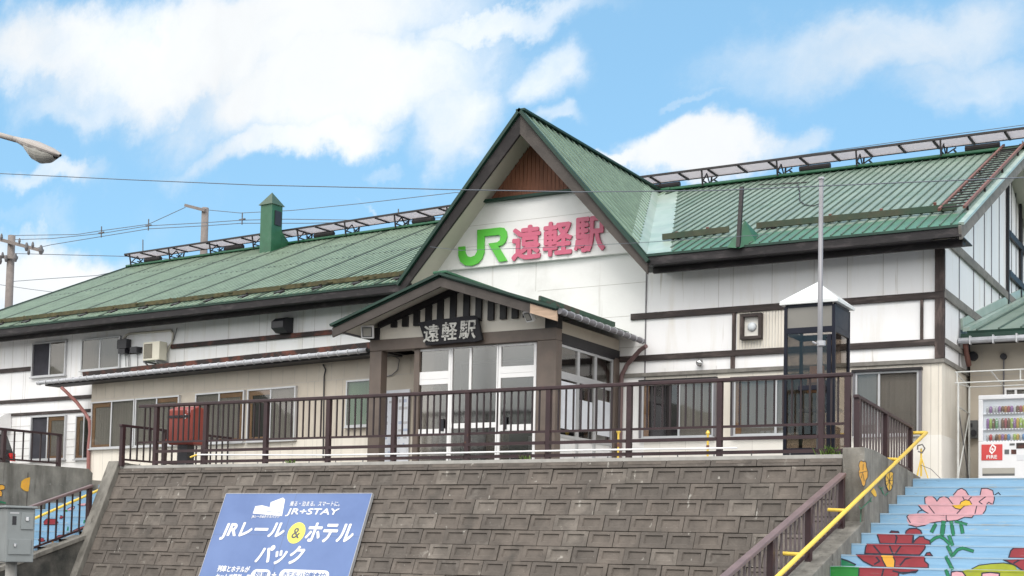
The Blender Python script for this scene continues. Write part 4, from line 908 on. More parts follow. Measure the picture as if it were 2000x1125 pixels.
# lean-to roof
mb = MB(); f = ANNEX
ug = ANNEX.px(107, 752)[0]-.0; zg_ = 4.09; og = .45
r0 = [f.P(ug+.15, zg_, og), f.P(1.0, zg_, og), f.P(1.0, zg_+.42, -1.9), f.P(ug+.15, zg_+.42, -1.9)]
slab(mb, r0, .05, m_roofL); mb.box(f, ug+.2, 1.0, zg_-.12, zg_-.055, .0, og-.03, m_darkbeam)
rl = part('lean_to_roof', mb)
mb = MB(); rf = Fr(f.P(0, zg_, og), AU, (f.P(0, zg_+.42, -1.9)-f.P(0, zg_, og))); a = rf.px(157, 735, .07)[0]; vv_ = .42
a = ANNEX.px(158, 738, .1)[0]; mb.box(rf, a, .15, vv_, vv_+.05, .0, .15, m_rusty); mb.build('snow_guard', rl)
mb = MB(); g0, g1 = f.P(ug, zg_-.04, og+.06), f.P(.35, zg_-.04, og+.06)
mb.tube([g0, g1], .052, m_gutter, 12)
k = 40
for i in range(k): u = ug+.1+i*(0.3-ug)/k; mb.tube([f.P(u-.01, zg_-.04, og+.06), f.P(u+.01, zg_-.04, og+.06)], .066, m_chrome if False else m_alu, 12)
mb.build('gutter', rl)
mb = MB(); pts = [f.P(*f.px(x, y, d_), d_) for x, y, d_ in ((120, 757, .5), (128, 764, .45), (150, 786, .25), (167, 808, .12), (175, 822, .08), (176, 845, .06), (173, 875, .06), (172, 935, .06))]
mb.tube(pts, .045, m_dpipe, 8); part('downpipe', mb)
mb = MB(); mb.tube([f.P(*f.px(x, y, .03), .03) for x, y in ((631, 712), (636, 722), (633, 735), (632, 800), (631, 900))], .016, m_black, 6); part('cable', mb)
mb = MB(); mb.tube([f.P(*f.px(x, y, .03), .03) for x, y in ((770, 695), (780, 702), (777, 722), (765, 733), (747, 737))], .010, m_gutterd, 5); part('cable', mb)

# ------------------------------------------------------------------ porch
zbm0, zbm1 = 3.94, 4.17; PA = -14.2; PEZ = 4.40; PZ = 5.23; PEL, PER = -16.76, -11.66; PY = 21.8
def col(x0, x1, y0=22.5, y1=22.72, m=m_brown, z1=zbm0, z0=1.48): mb = MB(); wbox(mb, x0, x1, y0, y1, z0, z1, m); part('porch_column', mb, bevel=.01)
uc1 = PF.px(743, 760)[0]; col(PX0, uc1); mb = MB(); col(PF.px(804, 760)[0], PF.px(814, 760)[0], 22.56, 22.66)
ucr = PF.px(1047, 760)[0]; col(ucr, PX1, 22.5, 22.74)
col(PX1-.2, PX1, 25.05, 25.28)
mb = MB(); wbox(mb, PX0, PX1, 22.49, 22.73, zbm0+.001, zbm1, m_brown); part('porch_beam', mb, bevel=.01)
mb = MB(); wbox(mb, PX1-.2, PX1-.001, 22.735, 25.28, 3.90, 4.10, m_darkbeam); wbox(mb, PX1-.15, PX1-.02, 22.735, 25.28, 4.101, 4.33, m_beige); part('porch_beam', mb)
for a_ in ((PX0+.001, PX0+.2, 22.735, 24.0, 3.94, 4.40), (PX1-.25, PX1+.005, 22.50, 22.72, zbm1+.001, 4.42), (PX0-.005, PX0+.22, 22.50, 22.72, zbm1+.001, 4.42)): mb = MB(); wbox(mb, *a_, m_darkbeam); part('porch_beam', mb)
pr = lambda x: PZ-.10-abs(x-PA)*(PZ-PEZ)/(PER-PA)
mb = MB(); mb.prism(PF, [(PX0+.22, zbm1), (PX1-.25, zbm1), (PX1-.25, pr(PX1-.25)), (PA, pr(PA)), (PX0+.22, pr(PX0+.22))], -.2, -.03, m_cream)
part('porch_gable', mb)
mb = MB(); zsl = 4.43
for i, x in enumerate((765, 787, 809, 832, 855, 880, 906, 930, 954, 978, 1001, 1023)):
    u = PF.px(x+5, 620)[0]; zt_ = pr(u)-.10
    if zt_ > zsl+.04: mb.box(PF, u-.066, u+.066, zsl-.03, zt_, -.03, .03, m_darkbeam)
for s_ in (1, -1):
    xa = PX1-.2 if s_ == 1 else PX0+.2
    P = [V_((PA, 22.46, pr(PA)+.01)), V_((xa, 22.46, pr(xa)+.01)), V_((xa, 22.46, pr(xa)-.10)), V_((PA, 22.46, pr(PA)-.12))]
    Q = [p+V_((0, .07, 0)) for p in P]
    mb.face(P, m_darkbeam, flip=(s_ == 1)); mb.face([P[3], P[2], Q[2], Q[3]], m_darkbeam); mb.face(Q, m_darkbeam)
part('gable_slats', mb)
pm = MB()
for s_, xe in ((1, PER), (-1, PEL)):
    slab(pm, [V_((PA, PY, PZ)), V_((xe, PY, PEZ)), V_((xe, 25.27, PEZ)), V_((PA, 25.27, PZ))] if s_ == 1 else [V_((PA, PY, PZ)), V_((PA, 25.27, PZ)), V_((xe, 25.27, PEZ)), V_((xe, PY, PEZ))], .06, m_roofR)
    y = PY+.1
    while y < 25.2: pm.bar(V_((PA, y, PZ+.012)), V_((xe, y, PEZ+.012)), .025, .02, m_ribR); y += .3
pr_ = part('porch_roof', pm)
for s_, xe in ((1, PER), (-1, PEL)):
    mb = MB(); mb.bar(V_((PA-s_*.0, PY-.02, PZ+.005)), V_((xe+s_*.03, PY-.02, PEZ-.005)), .09, .05, m_greend); mb.build('roof_edge', pr_)
    mb = MB(); k = .78 if s_ == 1 else 1.0
    xm = PA+(xe-PA)*k; zm_ = PZ+(PEZ-PZ)*k
    P = lambda x_, dz, Y: V_((x_, Y, PZ+(PEZ-PZ)*(x_-PA)/(xe-PA)+dz))
    def board(mb, xa, xb, m, Y0=PY, Y1=PY+.05, d0=-.05, d1=-.24):
        A_ = [P(xa, d0, Y0), P(xb, d0, Y0), P(xb, d1, Y0), P(xa, d1, Y0)]; B_ = [P(xa, d0, Y1), P(xb, d0, Y1), P(xb, d1, Y1), P(xa, d1, Y1)]
        fl = (s_ == 1); mb.face(A_, m, flip=fl); mb.face(B_, m, flip=not fl); mb.face([A_[3], A_[2], B_[2], B_[3]], m); mb.face([A_[1], B_[1], B_[2], A_[2]], m); mb.face([A_[0], A_[3], B_[3], B_[0]], m)
    board(mb, PA, xm, m_barge)
    if s_ == 1: board(mb, xm, xe, m_woodl)
    mb.build('bargeboard', pr_)
    mb = MB(); mb.face([P(PA, -.075, PY+.05), P(xe, -.075, PY+.05), P(xe, -.075, 25.27), P(PA, -.075, 25.27)], m_soffit, flip=(s_ == -1)); mb.build('soffit', pr_)
mb = MB(); mb.bar(V_((PA, PY-.06, PZ+.03)), V_((PA, 25.27, PZ+.03)), .3, .05, m_green); mb.build('ridge_cap', pr_, bevel=.012)
mb = MB(); xg = PER-.42; zz_ = PZ+(PEZ-PZ)*(xg-PA)/(PER-PA)
mb.bar(V_((xg, 21.9, zz_+.09)), V_((xg, 25.1, zz_+.09)), .04, .09, mat('worn_green_bar', (.03, .075, .05), .6, .3, 6, col2=(.07, .055, .045), c2lo=.52, c2hi=.6, c2scale=4))
for y in (22.0, 22.6, 23.3, 24.0, 24.7): mb.bar(V_((xg-.05, y, zz_)), V_((xg-.05, y, zz_+.12)), .03, .05, m_rustred, up=(0, 1, 0))
mb.build('snow_guard', pr_)
mb = MB(); g0 = V_((PER+.05, PY+.02, PEZ-.06)); g1 = V_((PER+.18, 25.2, PEZ-.14)); mb.tube([g0, g1], .055, m_gutterd, 10)
for i in range(12): p = g0.lerp(g1, (i+.6)/12); q_ = g0.lerp(g1, (i+.6)/12+.006); mb.tube([p, q_], .066, m_gutter, 10); wbox(mb, p.x-.10, p.x+.0, p.y-.01, p.y+.01, p.z+.055, p.z+.075, m_gutter)
mb.build('gutter', pr_)
mb = MB(); mb.tube([V_((PEL-.05, PY+.1, PEZ-.06)), V_((PEL-.05, 23.2, PEZ-.06))], .05, m_gutterd, 8); mb.build('gutter', pr_)
mb = MB(); mb.tube([onY(x, y, Y) for x, y, Y in ((1262, 676, 25.0), (1250, 684, 25.1), (1225, 712, 25.2), (1214, 733, 25.2), (1213, 760, 25.2), (1210, 905, 25.2))], .045, m_dpiped, 8); part('downpipe', mb)
# glazed porch front
GF = Fr((0, 22.62, 0), (1, 0, 0))
def glaz(f, items, name, d=.04):
    mb = MB(); t_ = None
    return mb
def rectpx(f, x0, x1, y0, y1):
    xm, ym = (x0+x1)/2, (y0+y1)/2; return f.px(x0, ym)[0], f.px(x1, ym)[0], f.px(xm, y1)[1], f.px(xm, y0)[1]
def leaf(name, f, x0, x1, vt0, vb0, bars, fw=.05, glass=g_door, back=None, handle=None, mf=None):
    """one glazed leaf: stiles, rails at the given heights, panes between"""
    mf = mf or m_whitep
    a = f.px(x0, 760)[0]; b = f.px(x1, 760)[0]; mb = MB()
    mb.box(f, a, a+fw, vb0, vt0, -.03, .03, mf); mb.box(f, b-fw, b, vb0, vt0, -.03, .03, mf); mb.box(f, a+fw, b-fw, vt0-fw*.8, vt0, -.03, .028, mf)
    for (lo, hi) in bars: mb.box(f, a+fw, b-fw, lo, hi, -.03, .028, mf)
    w = mb.build(name, B)
    ed = [vb0]+[z for p in sorted(bars) for z in p]+[vt0-fw*.8]
    for i in range(0, len(ed), 2):
        if ed[i+1]-ed[i] > .03: mb = MB(); mb.box(f, a+fw, b-fw, ed[i], ed[i+1], -.004, .004, glass); mb.build('pane', w)
    if handle: mb = MB(); mb.box(f, handle-.03, handle+.03, 2.28, 2.52, .03, .055, m_black); mb.build('handle', w)
    return w
vtp = zbm0-.005; vba = 1.50
def vz(x, y): return GF.px(x, y)[1]
leaf('entrance_door', GF, 814, 881, vtp, vba, [(vz(848, 741), vz(848, 726)), (vz(848, 751), vz(848, 741)-.004), (vz(848, 850), vz(848, 838))], .055, handle=GF.px(868, 760)[0])
leaf('porch_window', GF, 881.5, 973, vtp, vba, [(vz(930, 836), vz(930, 826))], .03)
mb = MB(); u = GF.px(919, 760)[0]; mb.box(GF, u-.025, u+.025, vz(930, 826), vtp-.03, -.03, .029, m_whitep); part('mullion', mb)
leaf('entrance_door', GF, 974, 1048, vtp, vba, [(vz(1010, 728), vz(1010, 715)), (vz(1010, 737), vz(1010, 728)-.004), (vz(1010, 841), vz(1010, 829))], .055, handle=GF.px(990, 760)[0])
GS = Fr((PX1-.06, 0, 0), (0, 1, 0))
def sleaf(y0, y1):
    mb = MB(); fw = .045; vt0, vb0 = 3.895, 1.5; zt1, zt2 = 3.24, 3.38
    mb.box(GS, y0, y0+fw, vb0, vt0, -.03, .03, m_alu); mb.box(GS, y1-fw, y1, vb0, vt0, -.03, .03, m_alu); mb.box(GS, y0+fw, y1-fw, vt0-.05, vt0, -.03, .028, m_alu); mb.box(GS, y0+fw, y1-fw, zt1, zt2, -.03, .028, m_alu); mb.box(GS, y0+fw, y1-fw, 2.12, 2.18, -.03, .028, m_alu)
    w = mb.build('porch_window', B)
    mb = MB(); mb.box(GS, y0+fw, y1-fw, zt2, vt0-.05, -.004, .004, g_win); mb.build('pane', w)
    mb = MB(); mb.box(GS, y0+fw, y1-fw, 2.18, zt1, -.004, .004, g_win); mb.build('pane', w)
    mb = MB(); mb.box(GS, y0+fw, y1-fw, vb0, 2.12, -.004, .004, m_white); mb.build('lower_panel', w)
sleaf(22.745, 23.5); sleaf(23.503, 24.25); sleaf(24.253, 25.04)
mb = MB()
for (a, b, z0_, z1_) in ((22.82, 23.44, 2.3, 3.2), (23.62, 24.15, 2.35, 2.92), (24.4, 24.95, 2.3, 3.0)): mb.box(GS, a, b, z0_, z1_, .008, .014, m_paper)
part('window_notices', mb)
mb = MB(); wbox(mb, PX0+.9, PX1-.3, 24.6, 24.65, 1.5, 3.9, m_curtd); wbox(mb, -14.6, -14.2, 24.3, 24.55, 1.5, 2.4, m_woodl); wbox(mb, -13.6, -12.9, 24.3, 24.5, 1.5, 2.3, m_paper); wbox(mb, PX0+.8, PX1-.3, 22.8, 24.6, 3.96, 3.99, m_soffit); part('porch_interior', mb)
# right wing windows
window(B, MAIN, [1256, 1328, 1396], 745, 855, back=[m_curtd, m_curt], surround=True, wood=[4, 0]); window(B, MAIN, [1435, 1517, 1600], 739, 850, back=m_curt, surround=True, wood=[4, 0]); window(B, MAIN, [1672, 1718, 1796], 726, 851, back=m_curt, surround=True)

# back-right annex with hip roof
B2 = thing('side_annex', 'beige annex with small green hipped roof behind the vending machine', 'building')
A2 = Fr((0, 27.42, 0), (1, 0, 0))
mb = MB(); mb.box(A2, XC+.08, 6, 1.36, 4.3, -4, 0, m_beige)
for i in range(14): u = XC+.3+i*.42; mb.box(A2, u-.003, u+.003, 1.4, 4.3, -.02, .004, m_joint)
mb.box(A2, XC+.08, 6, 3.55, 3.56, -.02, .004, m_joint); mb.build('annex_wall', B2)
ez = 4.33; ey = 26.72; ex = XC+.04
mb = MB(); slab(mb, [V_((ex+.12, ey, ez)), V_((7, ey, ez)), V_((7, 34, ez+1.9)), V_((ex+.12+.0, 34, ez+1.9))], .06, m_roofR)
x = ex+.3
while x < 6.9: mb.bar(V_((x, ey, ez+.014)), V_((x, 33.9, ez+1.9+.01)), .03, .03, m_ribR); x += .4
r2 = mb.build('roof', B2)
mb = MB(); mb.bar(V_((ex+.1, ey, ez+.03)), V_((ex+.1, 34, ez+1.93)), .12, .08, m_flash); mb.bar(V_((XC+.03, ey+.15, ez+.16)), V_((XC+.03, 34, ez+2.05)), .04, .22, m_flash); mb.build('flashing', r2)
mb = MB(); mb.bar(V_((-4.3, ey+.6, ez+.33)), V_((2, ey+.6, ez+.33)), .05, .14, m_green); mb.build('snow_guard', r2)
mb = MB(); wbox(mb, ex, 7, ey-.01, ey+.04, ez-.16, ez-.05, m_greend); wbox(mb, ex, 7, ey+.041, 27.42, ez-.17, ez-.13, m_darkbeam); mb.build('fascia', r2)
mb = MB(); mb.tube([V_((ex-.02, ey-.08, ez-.20)), V_((7, ey-.08, ez-.20))], .06, m_gutter, 10)
for i in range(24): x = ex+.2+i*.42; wbox(mb, x-.012, x+.012, ey-.15, ey-.005, ez-.28, ez-.12, m_alu)
mb.build('gutter', r2)
mb = MB(); mb.tube([V_((XC+.12, 26.75, 4.1)), V_((XC+.12, 26.9, 3.9)), V_((XC+.12, 27.1, 3.72))], .05, m_rustred, 8); mb.build('downpipe', B2)
w = window(B2, A2, [1963, 1985, 2050], 757, 830, m_frame=m_whitep)
mb = MB(); p = A2.px(1961, 697); mb.tube([A2.P(p[0], p[1], .0), A2.P(p[0], p[1], .1)], .06, m_black, 10); mb.build('wall_lamp', B2); mb = MB(); mb.tube([A2.P(p[0], p[1]-.05, .04), A2.P(p[0], 2.6, .04)], .015, m_gutterd, 6); mb.build('conduit', B2)
mb = MB(); p = A2.px(1902, 695); mb.tube([A2.P(p[0], p[1]-.02, .02), A2.P(p[0], p[1]-.02, .14)], .09, m_black, 12); mb.build('vent_outlet', B2)

# ------------------------------------------------------------------ signs
t = thing('station_sign', 'large green JR emblem and pink raised station name on the white gable', 'sign')
SF = MAIN.off(.12)
lg = [(895,482),(907.5,481),(908,493),(912,500),(919,502),(927,499),(931.5,491),(932,449),(976,444),(984,445),(989,452),(990,462),(987,472),(980,479),(973,480.5),(990,509),(974.5,511.5),(953.5,475.5),(971,473),(976,469),(977.5,462),(974,458.5),(945.5,461.5),(945.5,492),(941,505),(933,514),(921,519),(908,518),(899,511),(895,500)]
mb = MB(); mb.prism(SF, [SF.px(x, y, .05) for x, y in lg], .015, .05, m_jrg); mb.build('emblem', t)
for ch, (x0, y0, x1, y1) in (('遠', (998, 438, 1055, 508)), ('軽', (1059, 430, 1116, 500)), ('駅', (1120, 421, 1180, 492))):
    a = SF.px(x0, (y0+y1)/2, .08)[0]; b = SF.px(x1, (y0+y1)/2, .08)[0]; c = SF.px((x0+x1)/2, y1-1, .08)[1]; d = SF.px((x0+x1)/2, y0+1, .08)[1]
    mb = MB(); text(mb, SF, ch, a, b, c, d, .015, .05, m_jrp, bold=.030); mb.build('letter', t)
t = thing('name_board', 'dark carved wooden plank with white brush lettering over the porch entrance', 'sign')
NF = Fr(V_((0, 22.42, 0))+V_((0, 0, 0)), (1, 0, 0), (0, -.12, 1)); NF.o = V_((0, 22.42+.12*4.0, 0))
pl = [(820,630),(852,624),(880,622),(905,618),(928,616),(936,622),(940,645),(944,664),(930,668),(900,669),(860,673),(834,675),(828,655)]
q = [NF.px(x, y) for x, y in pl]; mb = MB(); mb.prism(NF, q, -.02, .05, m_plank)
mb.build('plank', t, bevel=.01)
mb = MB()
for ch, (x0, y0, x1, y1) in (('遠', (829, 634, 861, 668)), ('軽', (865, 629, 896, 665)), ('駅', (899, 626, 933, 662))):
    a = NF.px(x0, (y0+y1)/2)[0]; b = NF.px(x1, (y0+y1)/2)[0]; c = NF.px((x0+x1)/2, y1)[1]; d = NF.px((x0+x1)/2, y0)[1]
    text(mb, NF, ch, a, b, c, d, .05, .062, m_callig, bold=.018, shear=.12)
mb.build('lettering', t)
# blue poster board on the block wall
t = thing('advertising_board', 'large blue advertising board with white lettering leaning on the block wall', 'sign')
BF = STONE.off(.10)
u0 = -18.19; u1 = -14.69; vtp_ = BF.px(590, 964)[1]; vbt = vtp_-2.15
mb = MB(); mb.box(BF, u0, u1, vbt, vtp_, -.06, 0, m_poster); mb.box(BF, u0-.008, u0, vbt, vtp_, -.065, .006, m_alu); mb.box(BF, u1, u1+.008, vbt, vtp_, -.065, .006, m_alu); mb.box(BF, u0, u1, vtp_, vtp_+.008, -.065, .006, m_alu)
for u in (u0+1.75,): mb.box(BF, u-.002, u+.002, vbt, vtp_, -.01, .0012, m_greydk)
mb.box(BF, u0, u1, vtp_-.87, vtp_-.867, -.01, .0012, m_greydk)
mb.build('board', t)
mb = MB()
def pt(s, x0, x1, y0, y1, bold=.02, m=m_whitep, shear=.0, d=.004):
    xm, ym = (x0+x1)/2, (y0+y1)/2; a = BF.px(x0, ym)[0]; b = BF.px(x1, ym)[0]; c = BF.px(xm, y1)[1]; e = BF.px(xm, y0)[1]; text(mb, BF, s, a, b, c, e, None, d, m, bold, shear)
pt('乗る・泊まる。スマートに。', 567, 664, 979, 989, .01); pt('JR+STAY', 559, 662, 993, 1009, .03, shear=.1)
pt('JRレール', 433, 556, 1020, 1056, .035, shear=.12); pt('ホテル', 598, 692, 1021, 1060, .035, shear=.12); pt('パック', 501, 594, 1065, 1103, .035, shear=.12)
pt('JRレール&ホテルパック', 492, 546, 1006, 1013, .02)
c = BF.px(579, 1041); r = .20; mb.prism(BF, [(c[0]+r*math.cos(a_*math.pi/16), c[1]+r*1.08*math.sin(a_*math.pi/16)) for a_ in range(32)], .001, .004, m_posty)
pt('&', 571, 587, 1031, 1052, .02, m_greydk, d=.006)
pt('列車とホテルが', 425, 488, 1105, 1118, .03); pt('セットで簡単・便利!', 421, 500, 1121, 1133, .03)
wallpoly(mb, BF, [(494,1003),(499,989),(512,987),(527,991),(529,981),(553,972),(557,976),(551,1008)], m_whitep, .004)
wallstroke(mb, BF, [(521,999),(548,1001)], 1.0, m_poster, .006)
def pill(x0, x1, y0, y1, s, tx0, tx1):
    a, b = BF.px(x0, (y0+y1)/2)[0], BF.px(x1, (y0+y1)/2)[0]; c_, e = BF.px((x0+x1)/2, y1)[1], BF.px((x0+x1)/2, y0)[1]; r = (e-c_)/2; P = []
    for i in range(9): P.append((b-r+r*math.sin(math.pi*i/8), (c_+e)/2+r*math.cos(math.pi*i/8)))
    for i in range(9): P.append((a+r-r*math.sin(math.pi*i/8), (c_+e)/2-r*math.cos(math.pi*i/8)))
    mb.prism(BF, P, .001, .004, m_whitep); pt(s, tx0, tx1, y0+4, y1-4, .03, m_poster, d=.006)
pill(490, 528, 1112, 1134, '列車', 497, 523); pill(545, 643, 1113, 1135, 'ホテル (1泊朝食付)', 552, 638); pt('+', 531, 540, 1118, 1128, .05)
mb.build('lettering', t)

# ------------------------------------------------------------------ telephone booth
t = thing('telephone_booth', 'dark framed smoked glass telephone booth with white pyramid roof', 'phone booth')
bx0, bx1, by0, by1, bz0 = -7.40, -6.53, 21.9, 22.78, 1.50; bz1 = 4.13
mb = MB(); wbox(mb, bx0-.05, bx1+.05, by0-.05, by1+.05, bz0, bz0+.12, m_concl); mb.build('plinth', t, bevel=.01)
mb = MB(); pw = .055
for x in (bx0, bx1-pw):
    for y in (by0, by1-pw): wbox(mb, x, x+pw, y, y+pw, bz0+.12, bz1, m_navy)
for (z0_, z1_) in ((bz1-.02, bz1+.03), (bz1-.46, bz1-.36), (bz0+.12, bz0+.26)):
    wbox(mb, bx0+pw, bx1-pw, by0+.004, by0+.045, z0_, z1_, m_navy); wbox(mb, bx0+pw, bx1-pw, by1-.045, by1-.004, z0_, z1_, m_navy)
    wbox(mb, bx0+.004, bx0+.045, by0+pw, by1-pw, z0_, z1_, m_navy); wbox(mb, bx1-.045, bx1-.004, by0+pw, by1-pw, z0_, z1_, m_navy)
wbox(mb, bx1-.05, bx1-.006, by0+pw, by1-pw, bz1-.359, bz1-.021, m_navy)
wbox(mb, bx1-.13, bx1-.06, by0-.02, by0+.003, bz0+.2, bz1-.5, m_navy); wbox(mb, bx0+.25, bx1-.15, by0+.0, by0+.05, 2.72, 2.80, m_navy)
mb.build('frame', t, bevel=.004)
mb = MB(); wbox(mb, bx0+pw, bx1-pw, by0+.02, by0+.026, bz0+.26, bz1-.46, g_booth); wbox(mb, bx0+pw, bx1-pw, by0+.02, by0+.026, bz1-.36, bz1-.02, mat('smoked_header', (.22, .21, .19), .3, .05))
mb.build('front_pane', t)
for nm, a_ in (('rear_pane', (bx0+pw, bx1-pw, by1-.03, by1-.024)), ('side_pane', (bx0+.02, bx0+.026, by0+pw, by1-pw)), ('side_pane', (bx1-.03, bx1-.024, by0+pw, by1-pw))):
    mb = MB(); wbox(mb, *a_, bz0+.26, bz1-.46, g_booth); mb.build(nm, t)
mb = MB(); o_ = .06; rz = bz1+.03
R_ = [V_((bx0-o_, by0-o_, rz)), V_((bx1+o_, by0-o_, rz)), V_((bx1+o_, by1+o_, rz)), V_((bx0-o_, by1+o_, rz))]; R2 = [p+V_((0, 0, .05)) for p in R_]; cx_, cy_ = (bx0+bx1)/2, (by0+by1)/2
R3 = [V_((cx_+(p.x-cx_)*.70, cy_+(p.y-cy_)*.70, rz+.17)) for p in R_]; ap = V_((cx_, cy_, rz+.44))
mb.face(R_[::-1], m_boothroof)
for i in range(4): j = (i+1) % 4; mb.face([R_[i], R_[j], R2[j], R2[i]], m_boothroof); mb.face([R2[i], R2[j], R3[j], R3[i]], m_boothroof); mb.face([R3[i], R3[j], ap], m_boothroof)
mb.build('roof', t, bevel=.015)
mb = MB(); wbox(mb, bx0+.1, bx1-.1, by1-.36, by1-.06, 2.42, 2.46, m_gutterd); wbox(mb, cx_-.02, cx_+.25, by1-.3, by1-.08, 2.47, 2.95, m_curtd); wbox(mb, bx0+.2, bx0+.42, by1-.25, by1-.2, 2.75, 3.05, m_woodl); wbox(mb, bx0+.1, bx0+.4, by1-.3, by1-.1, 2.0, 2.2, m_curtd); wbox(mb, cx_+.0, cx_+.24, by0+.05, by0+.07, 2.85, 3.12, mat('peach_notice', (.62, .42, .32))); mb.build('telephone', t)
# flag pole
t = thing('flag_pole', 'tall thin grey metal pole standing between booth and terrace railing', 'pole')
p1 = onY(1604, 350, 21.35); p0 = onY(1607, 893, 21.35)
mb = MB(); mb.tube([V_((p1.x, 21.35, 1.5)), p1], [.045, .036], mat('grey_pole', (.25, .25, .27), .45, .08, 4, metal=.2), 12); mb.build('shaft', t, smooth=True)
mb = MB(); c = onY(1604, 672, 21.35); mb.tube([V_((c.x, 21.35, c.z-.03)), V_((c.x, 21.35, c.z+.05))], .07, m_gutter, 10); mb.tube([V_((c.x-.06, 21.28, c.z)), V_((c.x-.12, 21.26, c.z+.03))], .015, m_gutter, 6); mb.build('clamp', t); mb = MB(); mb.tube([p1, p1+V_((0, 0, .03))], .05, m_gutter, 10)
mb.build('cap', t)

# ------------------------------------------------------------------ wall fixtures
t = thing('framed_bell', 'round white alarm bell inside small dark wooden frame on right wing wall', 'bell')
a, b, c, d = rectpx(MAIN, 1450, 1491, 614, 664)
F2 = MAIN.off(.018); mb = MB(); w_ = .06
mb.box(F2, a, b, d-w_, d, .001, .12, m_timber); mb.box(F2, a, b, c, c+w_, .001, .12, m_timber); mb.box(F2, a, a+w_, c+w_, d-w_, .001, .12, m_timberv); mb.box(F2, b-w_, b, c+w_, d-w_, .001, .12, m_timberv); mb.box(F2, a+w_, b-w_, c+w_, d-w_, .001, .02, m_base); mb.build('frame', t)
mb = MB(); uc_, vc_ = (a+b)/2, (c+d)/2; P = [F2.P(uc_, vc_, .021+.07*math.sin(k*math.pi/12)) for k in range(7)]; mb.tube(P, [.09*math.cos(k*math.pi/12)+.004 for k in range(7)], mat('bell_white', (.62, .66, .70), .35, .05), 20); mb.build('bell_dome', t, smooth=True)
t = thing('wall_lamp', 'small chrome ball security lamp on white wall strip above window', 'lamp')
p = MAIN.px(1370, 710); c = MAIN.P(p[0], p[1], .1); mb = MB(); mb.tube([MAIN.P(p[0]-.02, p[1], .0), MAIN.P(p[0]-.02, p[1], .08)], .05, m_gutterd, 10); mb.build('base', t)
mb = MB(); mb.tube([c+V_((0, 0, .075*math.cos(k*math.pi/8))) for k in range(9)][::-1], [max(.003, .075*math.sin(k*math.pi/8)) for k in range(9)][::-1], m_chrome, 14); mb.build('globe', t, smooth=True)
t = thing('exhaust_hood', 'black square exhaust hood on upper white wall above the lean-to roof', 'vent')
a, b, c, d = rectpx(LEFT, 550, 573, 622, 652); mb = MB(); sf = Fr(LEFT.P(a, 0, 0), -LEFT.n, (0, 0, 1))
mb.prism(Fr(LEFT.P(b, 0, 0), -LEFT.n, (0, 0, 1)), [(-.005, c), (-.005, d), (-.22, d-.02), (-.36, d-.12), (-.36, c+.1), (-.2, c)], -(b-a), 0, m_black); mb.build('hood', t)
t = thing('air_conditioner', 'beige outdoor air conditioner unit mounted high on the left wing wall', 'air conditioner')
a, b, c, d = rectpx(LEFT.off(.35), 281, 310, 668, 704); f = LEFT
mb = MB(); mb.box(f, a, b+.05, c, d, .12, .38, m_acw); mb.build('casing', t, bevel=.012)
mb = MB(); mb.box(f, a+.04, a+(b-a)*.62, c+.06, d-.05, .381, .388, m_acg)
for i in range(12): z_ = c+.08+i*(d-c-.14)/12; mb.box(f, a+.04, a+(b-a)*.62, z_, z_+.004, .388, .394, m_acw)
mb.build('grille', t)
mb = MB(); mb.bar(f.P(a+.08, c-.03, .0), f.P(a+.08, c-.03, .42), .04, .04, m_gutterd); mb.bar(f.P(b-.02, c-.03, .0), f.P(b-.02, c-.03, .42), .04, .04, m_gutterd); mb.bar(f.P(a+.08, c-.3, .01), f.P(a+.08, c-.03, .38), .03, .03, m_gutterd); mb.bar(f.P(b-.02, c-.3, .01), f.P(b-.02, c-.03, .38), .03, .03, m_gutterd); mb.build('bracket', t)
mb = MB(); mb.tube([f.P(*f.px(x, y, .04), .04) for x, y in ((241, 662), (246, 655), (252, 652), (300, 648), (334, 645), (338, 652), (336, 668), (328, 682), (321, 694))], .028, m_soffit, 8); mb.tube([f.P(*f.px(x, y, .04), .04) for x, y in ((346, 640), (340, 662), (330, 680))], .012, m_gutterd, 6); mb.build('pipe', t)
t = thing('junction_box', 'dark junction boxes with hanging cables between upper window and air conditioner', 'electrical box')
mb = MB()
for (x0, x1, y0, y1) in ((239, 257, 664, 682), (264, 277, 679, 690), (241, 254, 683, 692)): a, b, c, d = rectpx(f, x0, x1, y0, y1); mb.box(f, a, b, c, d, .02, .18, m_black)
a, b, c, d = rectpx(f, 255, 278, 679, 691); mb.box(f, a, b, c, d, .002, .02, m_rusty); mb.build('box', t)
mb = MB()
for x in (245, 250, 253, 268): mb.tube([f.P(*f.px(x, 688, .03), .03), f.P(*f.px(x+1, 716, .03), .03)], .009, m_gutterd, 5)
mb.build('cable', t)
def flood(px_, label, face_dir, sz=.2):
    t = thing('floodlight', label, 'floodlight', 'floodlights under the porch roof')
    c = px_; n = V_(face_dir).normalized(); u = n.cross(V_((0, 0, 1))).normalized()*-1; v = u.cross(n); v = -v if v.z < 0 else v
    u = v.cross(n); fr = Fr(c, u, v); mb = MB(); mb.box(fr, -sz/2, sz/2, -sz/2, sz/2, -.03, .04, m_whitep); mb.build('housing', t, bevel=.01)
    mb = MB(); mb.box(fr, -sz/2+.03, sz/2-.03, -sz/2+.03, sz/2-.03, .041, .045, m_greydk); mb.box(fr, -sz/2+.05, sz/2-.05, -sz/2+.05, sz/2-.05, .046, .049, m_lens); mb.build('lens', t)
    mb = MB(); mb.tube([fr.P(0, 0, -.03), fr.P(-.02, .1, -.1), V_((c.x, c.y+.12, c.z+.16))], .014, m_gutter, 6); mb.build('bracket', t)
flood(onY(718, 648, 22.2), 'square white floodlight under the left corner of the porch roof', (.45, -1, -.35), .26)
flood(onY(1034, 617, 22.2), 'white floodlight aimed down under the right side of the porch roof', (-.35, -.9, -.6), .22)
